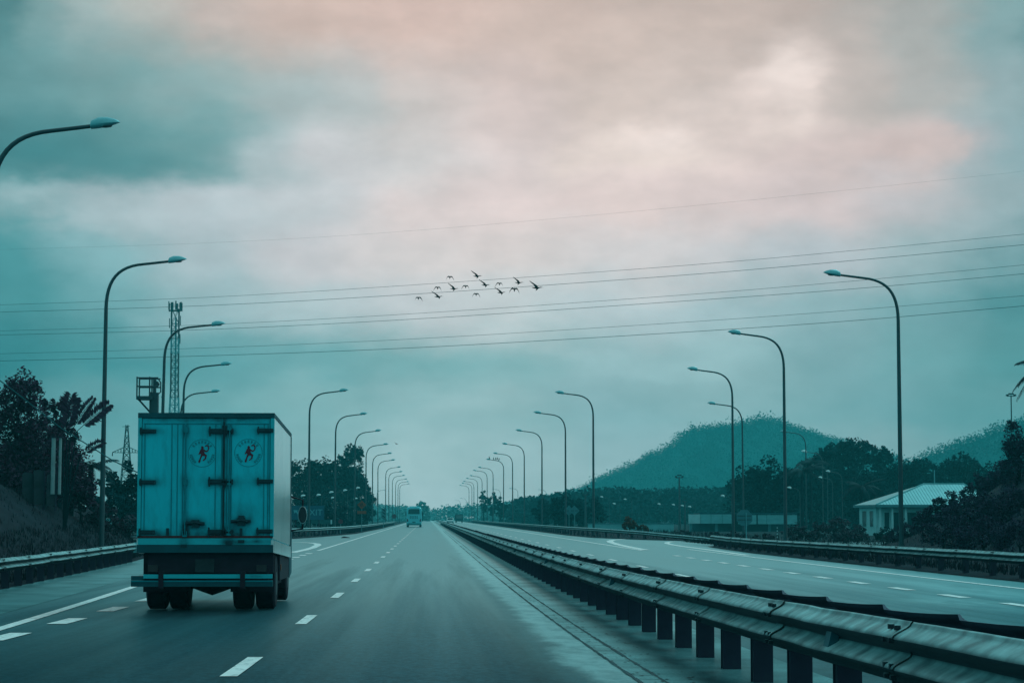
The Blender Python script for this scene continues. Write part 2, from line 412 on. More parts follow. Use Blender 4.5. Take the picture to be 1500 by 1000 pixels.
# ------------------------------------------------------------------ mesh builder
class MB:
    def __init__(s):
        s.v, s.f, s.mi, s.cur = [], [], [], 0

    def add(s, verts, faces):
        o = len(s.v)
        s.v.extend([tuple(q) for q in verts])
        for f in faces:
            s.f.append(tuple(i + o for i in f))
            s.mi.append(s.cur)

    def box(s, x0, x1, y0, y1, z0, z1):
        s.add([(x0, y0, z0), (x1, y0, z0), (x1, y1, z0), (x0, y1, z0), (x0, y0, z1), (x1, y0, z1), (x1, y1, z1), (x0, y1, z1)],
              [(3, 2, 1, 0), (4, 5, 6, 7), (0, 1, 5, 4), (1, 2, 6, 5), (2, 3, 7, 6), (3, 0, 4, 7)])

    def tube(s, pts, rad, n=8, caps=True):
        pts = [Vector(p) for p in pts]
        if isinstance(rad, (int, float)):
            rad = [rad] * len(pts)
        rings, up = [], None
        for i, p in enumerate(pts):
            t = (pts[min(i + 1, len(pts) - 1)] - pts[max(i - 1, 0)]).normalized()
            if up is None:
                up = t.orthogonal().normalized()
            up = (up - t * up.dot(t))
            up = up.normalized() if up.length > 1e-6 else t.orthogonal().normalized()
            w = t.cross(up)
            rings.append([p + (up * math.cos(2 * math.pi * k / n) + w * math.sin(2 * math.pi * k / n)) * rad[i] for k in range(n)])
        fs = []
        for i in range(len(pts) - 1):
            for k in range(n):
                a, b = i * n + k, i * n + (k + 1) % n
                fs.append((a, b, b + n, a + n))
        if caps:
            fs.append(tuple(reversed(range(n))))
            fs.append(tuple(range((len(pts) - 1) * n, len(pts) * n)))
        s.add([q for r in rings for q in r], fs)

    def loft(s, rings, caps=True):
        n = len(rings[0])
        fs = []
        for i in range(len(rings) - 1):
            for k in range(n):
                a, b = i * n + k, i * n + (k + 1) % n
                fs.append((a, b, b + n, a + n))
        if caps:
            fs.append(tuple(reversed(range(n))))
            fs.append(tuple(range((len(rings) - 1) * n, len(rings) * n)))
        s.add([q for r in rings for q in r], fs)

    def prism(s, poly, y0, y1):
        """outline in x-z, pushed along y"""
        n = len(poly)
        vs = [(x, y0, z) for x, z in poly] + [(x, y1, z) for x, z in poly]
        fs = [tuple(range(n)), tuple(reversed(range(n, 2 * n)))]
        for i in range(n):
            j = (i + 1) % n
            fs.append((i, i + n, j + n, j))
        s.add(vs, fs)

    def prism_x(s, poly, x0, x1):
        """outline in y-z, pushed along x"""
        n = len(poly)
        vs = [(x0, y, z) for y, z in poly] + [(x1, y, z) for y, z in poly]
        fs = [tuple(range(n)), tuple(reversed(range(n, 2 * n)))]
        for i in range(n):
            j = (i + 1) % n
            fs.append((i, i + n, j + n, j))
        s.add(vs, fs)

    def disc_y(s, cx, cz, r, y0, y1, n=24, rz=None):
        s.prism([(cx + r * math.cos(2 * math.pi * k / n), cz + (rz or r) * math.sin(2 * math.pi * k / n)) for k in range(n)], y0, y1)

    def wheel(s, x0, x1, cy, cz, r, n=28):
        w = x1 - x0
        prof = [(x0, r * 0.62), (x0 + 0.02 * w, r * 0.9), (x0 + 0.12 * w, r), (x1 - 0.12 * w, r), (x1 - 0.02 * w, r * 0.9), (x1, r * 0.62)]
        rings = [[(x, cy + q * math.cos(2 * math.pi * k / n), cz + q * math.sin(2 * math.pi * k / n)) for k in range(n)] for x, q in prof]
        s.loft(rings)

    def leaf(s, c, size, rng, flat=0.0, asp=0.55):
        th, ph = rng.uniform(0, 2 * math.pi), rng.uniform(-1, 1) * (1 - flat)
        d = Vector((math.cos(th) * math.sqrt(max(0, 1 - ph * ph)), math.sin(th) * math.sqrt(max(0, 1 - ph * ph)), ph))
        e = d.cross(Vector((rng.uniform(-1, 1), rng.uniform(-1, 1), rng.uniform(-1, 1)))).normalized()
        L_, W_ = d * size * 0.5, e * size * 0.5 * asp
        c = Vector(c)
        s.add([c - L_, c + W_ * 0.9 - L_ * 0.1, c + L_, c - W_ * 0.9 - L_ * 0.1], [(0, 1, 2, 3)])

    def build(s, name, m, parent=None, smooth=False, loc=None):
        me = bpy.data.meshes.new(name)
        me.from_pydata(s.v, [], s.f)
        ms = m if isinstance(m, (list, tuple)) else [m]
        for q in ms:
            me.materials.append(q)
        if len(ms) > 1:
            me.polygons.foreach_set('material_index', s.mi)
        if smooth:
            me.polygons.foreach_set('use_smooth', [True] * len(me.polygons))
            me.update()
            me.set_sharp_from_angle(angle=R(42))
        me.update()
        o = bpy.data.objects.new(name, me)
        col.objects.link(o)
        if parent is not None:
            o.parent = parent
        if loc is not None:
            o.location = loc
        return o


def tag(o, label=None, cat=None, group=None, kind=None):
    if label: o['label'] = label
    if cat: o['category'] = cat
    if group: o['group'] = group
    if kind: o['kind'] = kind
    return o


def empty(name, loc, rz=0.0):
    o = bpy.data.objects.new(name, None)
    o.empty_display_size = 0.3
    o.location = loc
    o.rotation_euler = (0, 0, rz)
    col.objects.link(o)
    return o


def copy_tree(o, parent=None):
    c = o.copy()
    col.objects.link(c)
    c.parent = parent
    for ch in list(o.children):
        copy_tree(ch, c)
    return c


ORD = ['first', 'second', 'third', 'fourth', 'fifth', 'sixth', 'seventh', 'eighth', 'ninth', 'tenth', 'eleventh', 'twelfth', 'thirteenth', 'fourteenth', 'fifteenth', 'sixteenth']


# ------------------------------------------------------------------ ground, roads
def interp(pts, y):
    if y <= pts[0][0]:
        return pts[0][1]
    for (a, va), (b, vb) in zip(pts, pts[1:]):
        if y <= b:
            return va + (vb - va) * (y - a) / (b - a)
    return pts[-1][1]


YS = [-40, -20, -5, 0, 5, 9] + [10 + i * 2 for i in range(30)] + [72 + i * 6 for i in range(22)] + [215, 240, 270, 310, 360, 430, 520, 640, 800, 1000, 1300]


def sheet(name, fx0, fx1, ys, nx, dz, m):
    mb = MB()
    vs, fs = [], []
    for y in ys:
        a, b = fx0(y), fx1(y)
        for i in range(nx + 1):
            vs.append((a + (b - a) * i / nx, y, bz(y) + dz))
    for j in range(len(ys) - 1):
        for i in range(nx):
            a = j * (nx + 1) + i
            fs.append((a, a + 1, a + nx + 2, a + nx + 1))
    mb.add(vs, fs)
    return tag(mb.build(name, m), kind='structure')


def hill_a(px):
    return interp([(560, 762), (640, 757), (690, 750), (760, 738), (830, 720), (870, 700), (905, 684), (945, 664), (985, 645), (1000, 630), (1012, 621), (1050, 618), (1080, 614), (1110, 608), (1135, 610), (1160, 621), (1190, 631), (1220, 640), (1300, 668), (1420, 705), (1560, 735), (1750, 757)], px)


def hill_b(px):
    return interp([(1180, 757), (1260, 715), (1320, 680), (1350, 663), (1385, 642), (1420, 632), (1450, 620), (1480, 606), (1530, 590), (1600, 575), (1700, 590), (1800, 620), (1950, 690), (2100, 757)], px)


def hash2(x, y):
    return math.sin(x * 1.7 + y * 0.6) * 0.5 + math.sin(x * 0.53 - y * 1.31 + 1.3) * 0.5


def hill_mesh(name, fn, D0, depth, px0, px1, m):
    mb = MB()
    nx, ny = 120, 44
    vs, fs = [], []
    for j in range(ny + 1):
        y = D0 + depth * (j / ny * 2 - 1)
        t = (y - D0) / depth
        fall = (0.5 + 0.5 * math.cos(math.pi * t))
        for i in range(nx + 1):
            px = px0 + (px1 - px0) * i / nx
            X = (px - VX) / F * D0
            h = max(0, (VY - fn(px)) / F * D0 + EYE - 6)
            vs.append((X, y, h * fall - 1.0 + hash2(X * 0.03, y * 0.03) * 2.0 * (h > 4)))
    for j in range(ny):
        for i in range(nx):
            a = j * (nx + 1) + i
            fs.append((a, a + 1, a + nx + 2, a + nx + 1))
    mb.add(vs, fs)
    return tag(mb.build(name, m, smooth=True), kind='structure'), vs


gr = MB()
gx = [-2600, -900, -300, -120, -60, -30, -14, 0, 14, 30, 60, 120, 300, 900, 2600]
gy = [-300, -60, 0, 9] + [12 + 4 * i for i in range(20)] + [110, 160, 240, 400, 700, 1200, 2000, 3000]
gr.add([(x, y, bz(y) - 0.06) for y in gy for x in gx],
       [(j * len(gx) + i, j * len(gx) + i + 1, (j + 1) * len(gx) + i + 1, (j + 1) * len(gx) + i) for j in range(len(gy) - 1) for i in range(len(gx) - 1)])
tag(gr.build('ground', M['ground']), kind='structure')

# paved sheet of both carriageways
LEFT_EDGE = [(-40, -8.4), (20, -8.5), (47, -9.1), (81, -10.5), (105, -12), (125, -15), (140, -21), (150, -40), (166, -40), (167.5, -9.8), (190, -8.2), (215, -6.9), (310, -6.35), (1300, -6.3)]
RIGHT_EDGE = [(-40, 14.4), (100, 14.4), (122, 15.2), (129, 17.5), (133, 40), (145, 40), (148, 18.5), (160, 15.0), (176, 12.8), (200, 12.2), (1300, 12.2)]
ys = sorted(set(YS + [125, 129, 133, 140, 145, 148, 150, 166, 167.5, 310]))
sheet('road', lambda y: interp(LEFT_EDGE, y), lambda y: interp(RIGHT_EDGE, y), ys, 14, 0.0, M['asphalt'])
SOLID = lambda y: -5.68 - 0.0425 * (y - 30) if y > 19 else -5.2
sheet('shoulder', lambda y: interp(LEFT_EDGE, y), lambda y: SOLID(y) - 0.75, [y for y in ys if y <= 100], 4, 0.004, M['shoulder'])
sheet('median_strip', lambda y: 2.06, lambda y: 3.55, [y for y in ys if y <= 1000], 3, 0.004, M['median'])
sheet('rumble_strip', lambda y: 1.84, lambda y: 2.06, [y for y in ys if y <= 1000], 2, 0.003, M['rumble'])
gv = MB()
rg = random.Random(3)
y = 10.0
while y < 130:                                        # grooves cut across the rumble strip and its two open joints
    st = rg.uniform(0.5, 0.7)
    w_ = rg.uniform(0.012, 0.03)
    gv.add([(1.86, y, bz(y) + 0.006), (2.03, y - 0.08, bz(y) + 0.006), (2.03, y - 0.08 + w_, bz(y) + 0.006), (1.86, y + w_, bz(y) + 0.006)], [(0, 1, 2, 3)])
    y += st
for x0 in (1.83, 2.05):
    y = 8.0
    while y < 260:
        st = 0.5 if y < 60 else 4
        w0, w1 = rg.uniform(0.006, 0.026), rg.uniform(0.006, 0.026)
        gv.add([(x0 - w0, y, bz(y) + 0.007), (x0 + w0, y, bz(y) + 0.007), (x0 + w1, y + st, bz(y + st) + 0.007), (x0 - w1, y + st, bz(y + st) + 0.007)], [(0, 1, 2, 3)])
        y += st
for k in range(520):                                  # joint across the median slab and grit that collected along the edge
    yy = 12 + 90 * rg.random() ** 1.6
    xx = rg.choice((2.06, 2.06, 2.3, 1.95)) + rg.gauss(0, 0.05)
    q = rg.uniform(0.01, 0.03)
    gv.add([(xx - q, yy - q * 2, bz(yy) + 0.009), (xx + q, yy - q, bz(yy) + 0.009), (xx + q * 0.6, yy + q * 2, bz(yy) + 0.009)], [(0, 1, 2)])
tag(gv.build('road_joints', M['groove']), kind='structure')

mk = MB()


def strip_x(x0, x1, y0, y1, dz=0.008, jag=0.0):
    n = max(1, int((y1 - y0) / (1.0 if y1 < 160 else 20)))
    vs, fs = [], []
    for i in range(n + 1):
        y = y0 + (y1 - y0) * i / n
        a = x0(y) if callable(x0) else x0
        b = x1(y) if callable(x1) else x1
        vs += [(a, y, bz(y) + dz), (b, y, bz(y) + dz)]
        if i:
            k = 2 * i
            fs.append((k - 2, k - 1, k + 1, k))
    mk.add(vs, fs)


# lane dashes (12 m pattern), thick edge dashes (4.9 m pattern), solid lines
yd = 0.00447 * EYE * F * 0.928
for n in range(0, 34):
    yc = 21.95 + n * 11.5 if n else 21.95
    strip_x(-1.85, -1.69, yc - 1.6, yc + 1.6)
for n in range(0, 60):
    yc = 38.0 + 11.5 * (n - 2)
    strip_x(6.82, 6.98, yc - 1.6, yc + 1.6)
for n in range(0, 20):
    yc = 28.3 + 4.75 * (n - 3)
    if 10 < yc < 104:
        strip_x(-5.34, -5.06, yc - 1.0, yc + 1.0)
for n in range(-6, 12):
    yc = 44.0 + 4.9 * n
    if yc < 96:
        strip_x(10.18, 10.42, yc - 1.0, yc + 1.0)
strip_x(lambda y: SOLID(y) - 0.09, lambda y: SOLID(y) + 0.09, 19, 118)
strip_x(-5.3, -5.12, 108, 900)
strip_x(10.2, 10.4, 108, 900)
strip_x(12.86, 13.04, -20, 112)


def line_px(pts, w):
    q = [G(*p) for p in pts]
    for a, b in zip(q, q[1:]):
        d = (b - a); d.z = 0
        n = Vector((-d.y, d.x, 0)).normalized() * w
        up = Vector((0, 0, 0.009))
        e = d.normalized() * 0.08
        mk.add([a + n - e + up, a - n - e + up, b - n + e + up, b + n + e + up], [(0, 1, 2, 3)])


line_px([(428, 809), (445, 805.5), (458, 802), (466, 798), (464, 796), (455, 794.8), (440, 794), (428, 793.8)], 0.2)
line_px([(945, 805), (925, 801.5), (905, 797.2), (895, 794), (893, 792.2), (898, 790.6), (912, 789.4), (930, 788.8)], 0.22)
line_px([(1095, 813), (1060, 808), (1025, 803.2), (1000, 800), (984, 797.4), (977, 795.6), (977, 794.2), (986, 793)], 0.16)
tag(mk.build('road_markings', M['paint']), kind='structure')


# ------------------------------------------------------------------ guardrails
def _wprof():
    pts = [(-0.004, 0.0)]
    for i in range(25):
        z = -0.006 - 0.298 * i / 24
        pts.append((0.050 - 0.047 * math.cos(4 * math.pi * i / 24), z))
    return pts + [(-0.004, -0.31)]


W_OLD = [(0.0, 0.0), (0.035, -0.012), (0.075, -0.045), (0.083, -0.085), (0.06, -0.118), (0.005, -0.14), (0.005, -0.172), (0.06, -0.195), (0.083, -0.228), (0.075, -0.268), (0.035, -0.298), (0.0, -0.31)]


W_PROF = _wprof()


def poly_at(pts, step):
    """resample a polyline [(x,y,ztop)] at even steps"""
    out = []
    for a, b in zip(pts, pts[1:]):
        a, b = Vector(a), Vector(b)
        n = max(1, int((b - a).length / step))
        for i in range(n):
            out.append(a.lerp(b, i / n))
    out.append(Vector(pts[-1]))
    return out


def beam(pts, side, scale=1.0, saw=0.0, wob=0.0, lap=4.0, rs=None, name='beam', m=None, parent=None, bolts=True):
    mb = MB()
    prof = W_PROF + [(a - 0.012, b) for a, b in reversed(W_PROF)]
    rings = []
    dist = 0
    for i, p in enumerate(pts):
        t = (pts[min(i + 1, len(pts) - 1)] - pts[max(i - 1, 0)])
        t.z = 0
        t.normalize()
        n = Vector((t.y, -t.x, 0)) * side
        if i:
            dist += (p - pts[i - 1]).length
        j = rs.gauss(0, wob) if rs else 0
        jz = rs.gauss(0, wob * 0.6) if rs else 0
        ring = []
        for k, (a, b) in enumerate(prof):
            zz = p.z + b * scale + jz
            if saw:
                fr = 1 - (p.y / 2.15) % 1.0
                if b > -0.1:
                    zz += saw * (fr ** 2 - 0.3)
            q = p + n * (a * scale + j)
            ring.append((q.x, q.y, zz))
        rings.append(ring)
    mb.loft(rings, caps=False)
    if bolts:
        d = 0
        nxt = lap * 0.5
        for i in range(1, len(pts)):
            d += (pts[i] - pts[i - 1]).length
            if pts[i].y > 110:
                break
            if d >= nxt:
                nxt += lap
                p = pts[i]
                t = (pts[i] - pts[i - 1]); t.z = 0; t.normalize()
                n = Vector((t.y, -t.x, 0)) * side
                # overlapping end of the next panel, a hair proud of this one, and its bolts
                r2 = []
                for u in (0, 0.34):
                    q = p + t * u
                    q.z += bz(q.y) - bz(p.y) if abs(p.y) < 120 else 0
                    r2.append([tuple(q + n * (a * scale + 0.012) + Vector((0, 0, b * scale + 0.006))) for a, b in W_PROF] +
                              [tuple(q + n * (a * scale + 0.003) + Vector((0, 0, b * scale + 0.004))) for a, b in reversed(W_PROF)])
                mb.loft(r2, caps=False)
                for u in (0.08, 0.25):
                    for (a, b) in ((0.055, -0.03), (0.086, -0.09), (0.083, -0.215), (0.08, -0.27)):
                        q = p + t * u + n * (a * scale + 0.012)
                        mb.box(q.x - 0.016, q.x + 0.016, q.y - 0.018, q.y + 0.018, q.z + b * scale - 0.012, q.z + b * scale + 0.016)
    return mb.build(name, m, parent, smooth=True)


def post_mesh(h, w=0.15, d=0.16):
    mb = MB()
    mb.box(-w / 2, w / 2, -d / 2, -d / 2 + 0.02, -0.4, h)
    mb.box(-w / 2, w / 2, d / 2 - 0.02, d / 2, -0.4, h)
    mb.box(-w / 2 + 0.012, -w / 2 + 0.03, -d / 2 + 0.02, d / 2 - 0.02, -0.4, h - 0.004)
    return mb


def place_posts(root, base_pts, h, m, w=0.15, d=0.16, most=95, block=None):
    """each post a part of its own; past the first hundred, the rest in one part"""
    first = None
    for i, p in enumerate(base_pts[:most]):
        if first is None:
            first = post_mesh(h, w, d).build('post', m, root)
            o = first
        else:
            o = first.copy()
            col.objects.link(o)
            o.parent = root
        o.location = (p[0], p[1], bz(p[1]))
    rest = base_pts[most:]
    if rest:
        mb = MB()
        for p in rest:
            mb.box(p[0] - w / 2, p[0] + w / 2, p[1] - d / 2, p[1] + d / 2, -0.3, h)
        tag(mb.build('post', m, root), kind='stuff')


rr = random.Random(11)
# double-sided median barrier
med = empty('median_guardrail', (0, 0, 0))
tag(med, 'long double-sided steel guardrail on close-set posts between the two carriageways', 'guardrail')
near_pts = [Vector((2.70, y, bz(y) + 0.755)) for y in [6 + 0.5 * i for i in range(100)] + [56 + 2 * i for i in range(45)] + [150 + 25 * i for i in range(26)]]
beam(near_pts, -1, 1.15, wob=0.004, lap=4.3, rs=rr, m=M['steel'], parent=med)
far_pts = [Vector((3.06, y, bz(y) + 0.765)) for y in sorted(2.15 * (i + u) for i in range(3, 52) for u in (0.004, 0.15, 0.35, 0.6, 0.85, 0.985)) + [112 + 2 * i for i in range(19)] + [152 + 25 * i for i in range(26)]]
beam(far_pts, 1, 1.0, saw=0.033, m=M['steel_dark'], parent=med, bolts=False)
place_posts(med, [(2.87, 7.5 + 1.98 * i) for i in range(240)], 0.69, M['post'], 0.17, 0.17)
bl = MB()
for i in range(70):
    y = 7.5 + 1.98 * i
    bl.box(2.72, 2.79, y - 0.06, y + 0.06, bz(y) + 0.40, bz(y) + 0.67)
    bl.box(2.96, 3.05, y - 0.06, y + 0.06, bz(y) + 0.40, bz(y) + 0.66)
tag(bl.build('spacer_block', M['post'], med), kind='stuff')
for y in (14.8, 32.5, 50.5, 68.5, 86.5):
    d = MB()
    d.prism([(-0.05, -0.05), (0.03, -0.05), (0.03, 0.09), (-0.012, 0.10)], -0.09, 0.09)
    d.build('reflector_bracket', M['lorry'], med, loc=(2.655, y, bz(y) + 0.545))


def guardrail(label, pts, side, post_step, scale=0.85, post_off=0.16, h=0.6, step=1.0, rs=None, endcap=False):
    root = empty('guardrail', (0, 0, 0))
    tag(root, label, 'guardrail', 'roadside guardrails')
    q = poly_at(pts, step)
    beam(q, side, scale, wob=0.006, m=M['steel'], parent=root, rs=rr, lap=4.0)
    pp, acc = [], 0
    for a, b in zip(q, q[1:]):
        acc += (b - a).length
        if acc >= post_step:
            acc = 0
            t = (b - a); t.z = 0; t.normalize()
            n = Vector((t.y, -t.x, 0)) * side
            w = b - n * post_off
            pp.append((w.x, w.y))
    place_posts(root, pp, h, M['post'])
    return root


def zr(y, h):
    return bz(y) + h


lr = guardrail('galvanised guardrail beside the grooved shoulder, ending behind the lorry',
               [(-8.0, 22, zr(22, 0.68)), (-8.95, 47, zr(47, 0.68)), (-9.7, 65, zr(65, 0.68)), (-10.35, 80.5, zr(80, 0.68))], 1, 2.0, 0.9)
ec = MB()
ec.prism([(-0.1, 0.34), (0.13, 0.34), (0.15, 0.5), (0.13, 0.70), (-0.1, 0.70)], -0.02, 0.02)
ec.build('end_shoe', M['head'], lr, loc=(-10.28, 80.45, bz(80)))
guardrail('curved guardrail closing the grassy island behind the road exit',
          [(-22, 158, 0.6), (-15.5, 162, 0.70), (-10.6, 170, 0.74), (-8.9, 190, 0.74), (-7.6, 215, 0.74), (-6.9, 260, 0.74), (-6.75, 310, 0.74), (-6.7, 470, 0.74)], 1, 2.5, 0.95)
guardrail('guardrail under the dark bushy bank across the road',
          [(14.7, 20, zr(20, 0.62)), (14.7, 100, 0.62), (14.95, 112, 0.62), (15.5, 123, 0.62), (16.4, 129, 0.55), (17.2, 131, 0.45)], -1, 2.2, 0.9, step=1.0)
guardrail('guardrail along the opposite carriageway bending away at the slip road mouth',
          [(12.6, 640, 0.75), (12.6, 300, 0.75), (12.7, 200, 0.75), (13.3, 176, 0.75), (15.4, 161, 0.6), (18.3, 149, 0.3), (19.6, 146.5, 0.05)][::-1], -1, 2.5, 0.95, step=2.0)

# low soil verges that the rails stand on
def verge(name, inner, outer, ys_, h, m):
    mb = MB()
    vs, fs = [], []
    for y in ys_:
        a, b = inner(y), outer(y)
        for t, k in ((0, 0.0), (0.25, 0.35), (0.6, 0.85), (1, 1)):
            vs.append((a + (b - a) * t, y, bz(y) + 0.01 + h(y) * k * (1 + 0.18 * hash2(y * 1.3, t * 7))))
    for j in range(len(ys_) - 1):
        for i in range(3):
            a = j * 4 + i
            fs.append((a, a + 1, a + 5, a + 4))
    mb.add(vs, fs)
    return tag(mb.build(name, m), kind='structure')


verge('verge', lambda y: interp(LEFT_EDGE, y) + 0.02, lambda y: interp(LEFT_EDGE, y) - 3, [20 + 3 * i for i in range(26)], lambda y: 0.22, M['bank'])
verge('verge', lambda y: interp(RIGHT_EDGE, y) - 0.02, lambda y: interp(RIGHT_EDGE, y) + 4, [20 + 3 * i for i in range(35)], lambda y: 0.22, M['bank'])
verge('verge', lambda y: interp(RIGHT_EDGE, y) - 0.02, lambda y: interp(RIGHT_EDGE, y) + 4, [149, 153, 157, 160, 165, 170, 176, 190, 210, 240, 300, 400, 600], lambda y: 0.2, M['bank'])
verge('verge', lambda y: interp(LEFT_EDGE, y) + 0.02, lambda y: interp(LEFT_EDGE, y) - 4, [168, 175, 185, 200, 215, 240, 270, 310, 400, 600], lambda y: 0.25, M['bank'])


# ------------------------------------------------------------------ embankments
def bank(name, zf, x0, x1, y0, y1, nx=46, ny=60):
    mb = MB()
    vs, fs = [], []
    for j in range(ny + 1):
        y = y0 + (y1 - y0) * j / ny
        for i in range(nx + 1):
            x = x0 + (x1 - x0) * i / nx
            vs.append((x, y, bz(y) + zf(x, y)))
    for j in range(ny):
        for i in range(nx):
            a = j * (nx + 1) + i
            fs.append((a, a + 1, a + nx + 2, a + nx + 1))
    mb.add(vs, fs)
    return tag(mb.build(name, M['bank'], smooth=True), kind='structure')


def sstep(a, b, x):
    t = max(0, min(1, (x - a) / (b - a)))
    return t * t * (3 - 2 * t)


def bank_l(x, y):
    foot = -9.9 - 0.042 * max(-20, y - 47)
    up = sstep(0, 5.5, foot - x) * 3.0 + 0.04 * max(0, foot - 5.5 - x)
    end = 1 - sstep(104, 124, y)
    return up * end * (1 + 0.08 * hash2(x * 0.9, y * 0.5)) - 0.05


def bank_r(x, y):
    foot = 19.6 + 0.02 * max(0, y - 80)
    up = sstep(-0.5, 9.0, x - foot) * 4.4 + 0.03 * max(0, x - foot - 9)
    end = 1 - sstep(98, 118, y)
    return up * end * (1 + 0.08 * hash2(x * 0.8, y * 0.45)) - 0.05


bank('embankment', bank_l, -60, -8.9, 20, 128, 70, 60)
bank('embankment', bank_r, 18.6, 80, 24, 138)


# ------------------------------------------------------------------ foliage
def ball(rng):
    while True:
        e = Vector((rng.uniform(-1, 1), rng.uniform(-1, 1), rng.uniform(-1, 1)))
        if e.length <= 1:
            return e


def crown(mb, c, r, clumps, per, size, rng, lump=0.42, hollow=0.35, asp=0.55):
    c = Vector(c)
    for k in range(clumps):
        while True:
            d = Vector((rng.uniform(-1, 1), rng.uniform(-1, 1), rng.uniform(-1, 1)))
            if hollow < d.length <= 1:
                break
        cc = c + Vector((d.x * r[0], d.y * r[1], d.z * r[2]))
        cr = lump * min(r) * rng.uniform(0.5, 1.15)
        for q in range(per):
            e = ball(rng)
            mb.leaf(cc + e * cr, size * rng.uniform(0.6, 1.35), rng, 0.2, asp)


def trunk_limbs(mb, h, r, rng, spread, n=6, base=0.35):
    mb.tube([(0, 0, -0.4), (0.03 * h * rng.uniform(-1, 1), 0, h * 0.4), (0.05 * h * rng.uniform(-1, 1), 0.03 * h * rng.uniform(-1, 1), h)], [r, r * 0.75, r * 0.3], 8)
    for k in range(n):
        a = 2 * math.pi * k / n + rng.uniform(-0.4, 0.4)
        z0 = h * rng.uniform(base, 0.85)
        q = Vector((math.cos(a), math.sin(a), 0)) * spread * rng.uniform(0.5, 0.9)
        mb.tube([(0, 0, z0), (q.x * 0.45, q.y * 0.45, z0 + h * 0.12), (q.x, q.y, z0 + h * rng.uniform(0.18, 0.3))], [r * 0.45, r * 0.3, r * 0.1], 5)


def tree(name, label, loc, h, blobs, leaf_m, size, per, seed, tr=0.22, group=None, clump_k=9.0, spread=2.0, cat='tree', trunk_h=None):
    rng = random.Random(seed)
    root = empty(name, loc)
    tag(root, label, cat, group)
    t = MB()
    trunk_limbs(t, trunk_h or h * 0.8, tr, rng, spread)
    t.build('trunk', M['bark'], root, smooth=True)
    mb = MB()
    for (c, r) in blobs:
        n = max(5, int(clump_k * (r[0] * r[2]) ** 0.5 * 2))
        crown(mb, c, r, n, per, size, rng)
    mb.build('crown', leaf_m, root)
    return root


def frond(mb, base, az, length, rise, droop, width, rng, n=22, roll=0.0, rib=0.025):
    """a feather leaf: a curved rib with hanging leaflets on both sides"""
    base = Vector(base)
    dirh = Vector((math.cos(az), math.sin(az), 0))
    side = Vector((-math.sin(az), math.cos(az), 0))
    pts = []
    for i in range(9):
        t = i / 8
        pts.append(base + dirh * length * (t - 0.12 * t * t * droop) + Vector((0, 0, rise * t - droop * t * t)) * length * 0.6)
    mb.tube(pts, [rib * (1 - 0.7 * i / 8) for i in range(9)], 4)
    for k in range(n):
        t = 0.1 + 0.9 * k / (n - 1)
        i = min(7, int(t * 8))
        p = pts[i].lerp(pts[i + 1], t * 8 - i)
        tan = (pts[i + 1] - pts[i]).normalized()
        w = width * (0.35 + 0.65 * math.sin(math.pi * min(1, t * 0.9 + 0.08))) * rng.uniform(0.85, 1.1)
        for sd in (-1, 1):
            o = (side * sd * 0.85 + tan * 0.55 + Vector((0, 0, -0.35 - 0.3 * droop + rng.uniform(-0.1, 0.1)))).normalized()
            e = p + o * w
            hw = tan * (length / n * 0.42)
            mid = p + o * w * 0.5 + Vector((0, 0, 0.04 * w))
            mb.add([p - hw * 0.5, mid - hw, e, mid + hw, p + hw * 0.5], [(0, 1, 2, 3, 4)])


def palm(label, loc, h, length, nf, seed, leaf='palm_leaf', lean=0.0, group='palms'):
    rng = random.Random(seed)
    root = empty('palm_tree', loc)
    tag(root, label, 'palm', group)
    t = MB()
    pts = [(lean * h * (i / 6) ** 1.6, 0, -0.4 + (h + 0.4) * i / 6) for i in range(7)]
    t.tube(pts, [0.2 - 0.07 * i / 6 for i in range(7)], 9)
    t.build('trunk', M['bark'], root, smooth=True)
    mb = MB()
    for k in range(nf):
        a = 2 * math.pi * k / nf + rng.uniform(-0.25, 0.25)
        rise = rng.uniform(0.1, 1.15)
        frond(mb, (pts[-1][0], 0, h), a, length * rng.uniform(0.8, 1.1), rise, 0.55 + (1.1 - rise) * 0.75, length * 0.24, rng, 26)
    mb.build('crown', M[leaf], root)
    return root


def at(px, y, D):
    p = P(px, y, D)
    return p


def gx_(px, D):
    return P(px, 757, D).x


# --- trees on the embankment beside the lorry's carriageway
def zl(x, y):
    return bz(y) + bank_l(x, y)


def place_tree(px, D, top_py, rad_px, label, seed, leaf='leaf_near', size=0.25, per=26, extra=(), name='broadleaf_tree', group=None, zfun=None, squash=1.0, ck=9.0, low=None, cat='tree'):
    s = F / D
    x = gx_(px, D)
    z0 = zfun(x, D) if zfun else bz(D) - 0.05
    ztop = P(px, top_py, D).z
    h = ztop - z0
    r = rad_px / s
    lo = low if low is not None else h * 0.28
    zc, rz = (h + lo) / 2, (h - lo) / 2
    blobs = [((0, 0, zc), (r, r * 0.9, rz * squash))]
    for (dx, top2, rr_) in extra:                       # further lobes of the same crown, in photo pixels
        z2 = P(px + dx, top2, D).z - z0
        q = rr_ / s
        blobs.append(((dx / s, (seed % 3 - 1) * r * 0.2, z2 - q), (q, q, q)))
    return tree(name, label, (x, D, z0), h, blobs, M[leaf], size, per, seed, tr=0.05 * h ** 0.8, group=group, clump_k=ck, spread=r * 0.8, trunk_h=max(h - rz * 0.9, h * 0.45), cat=cat)


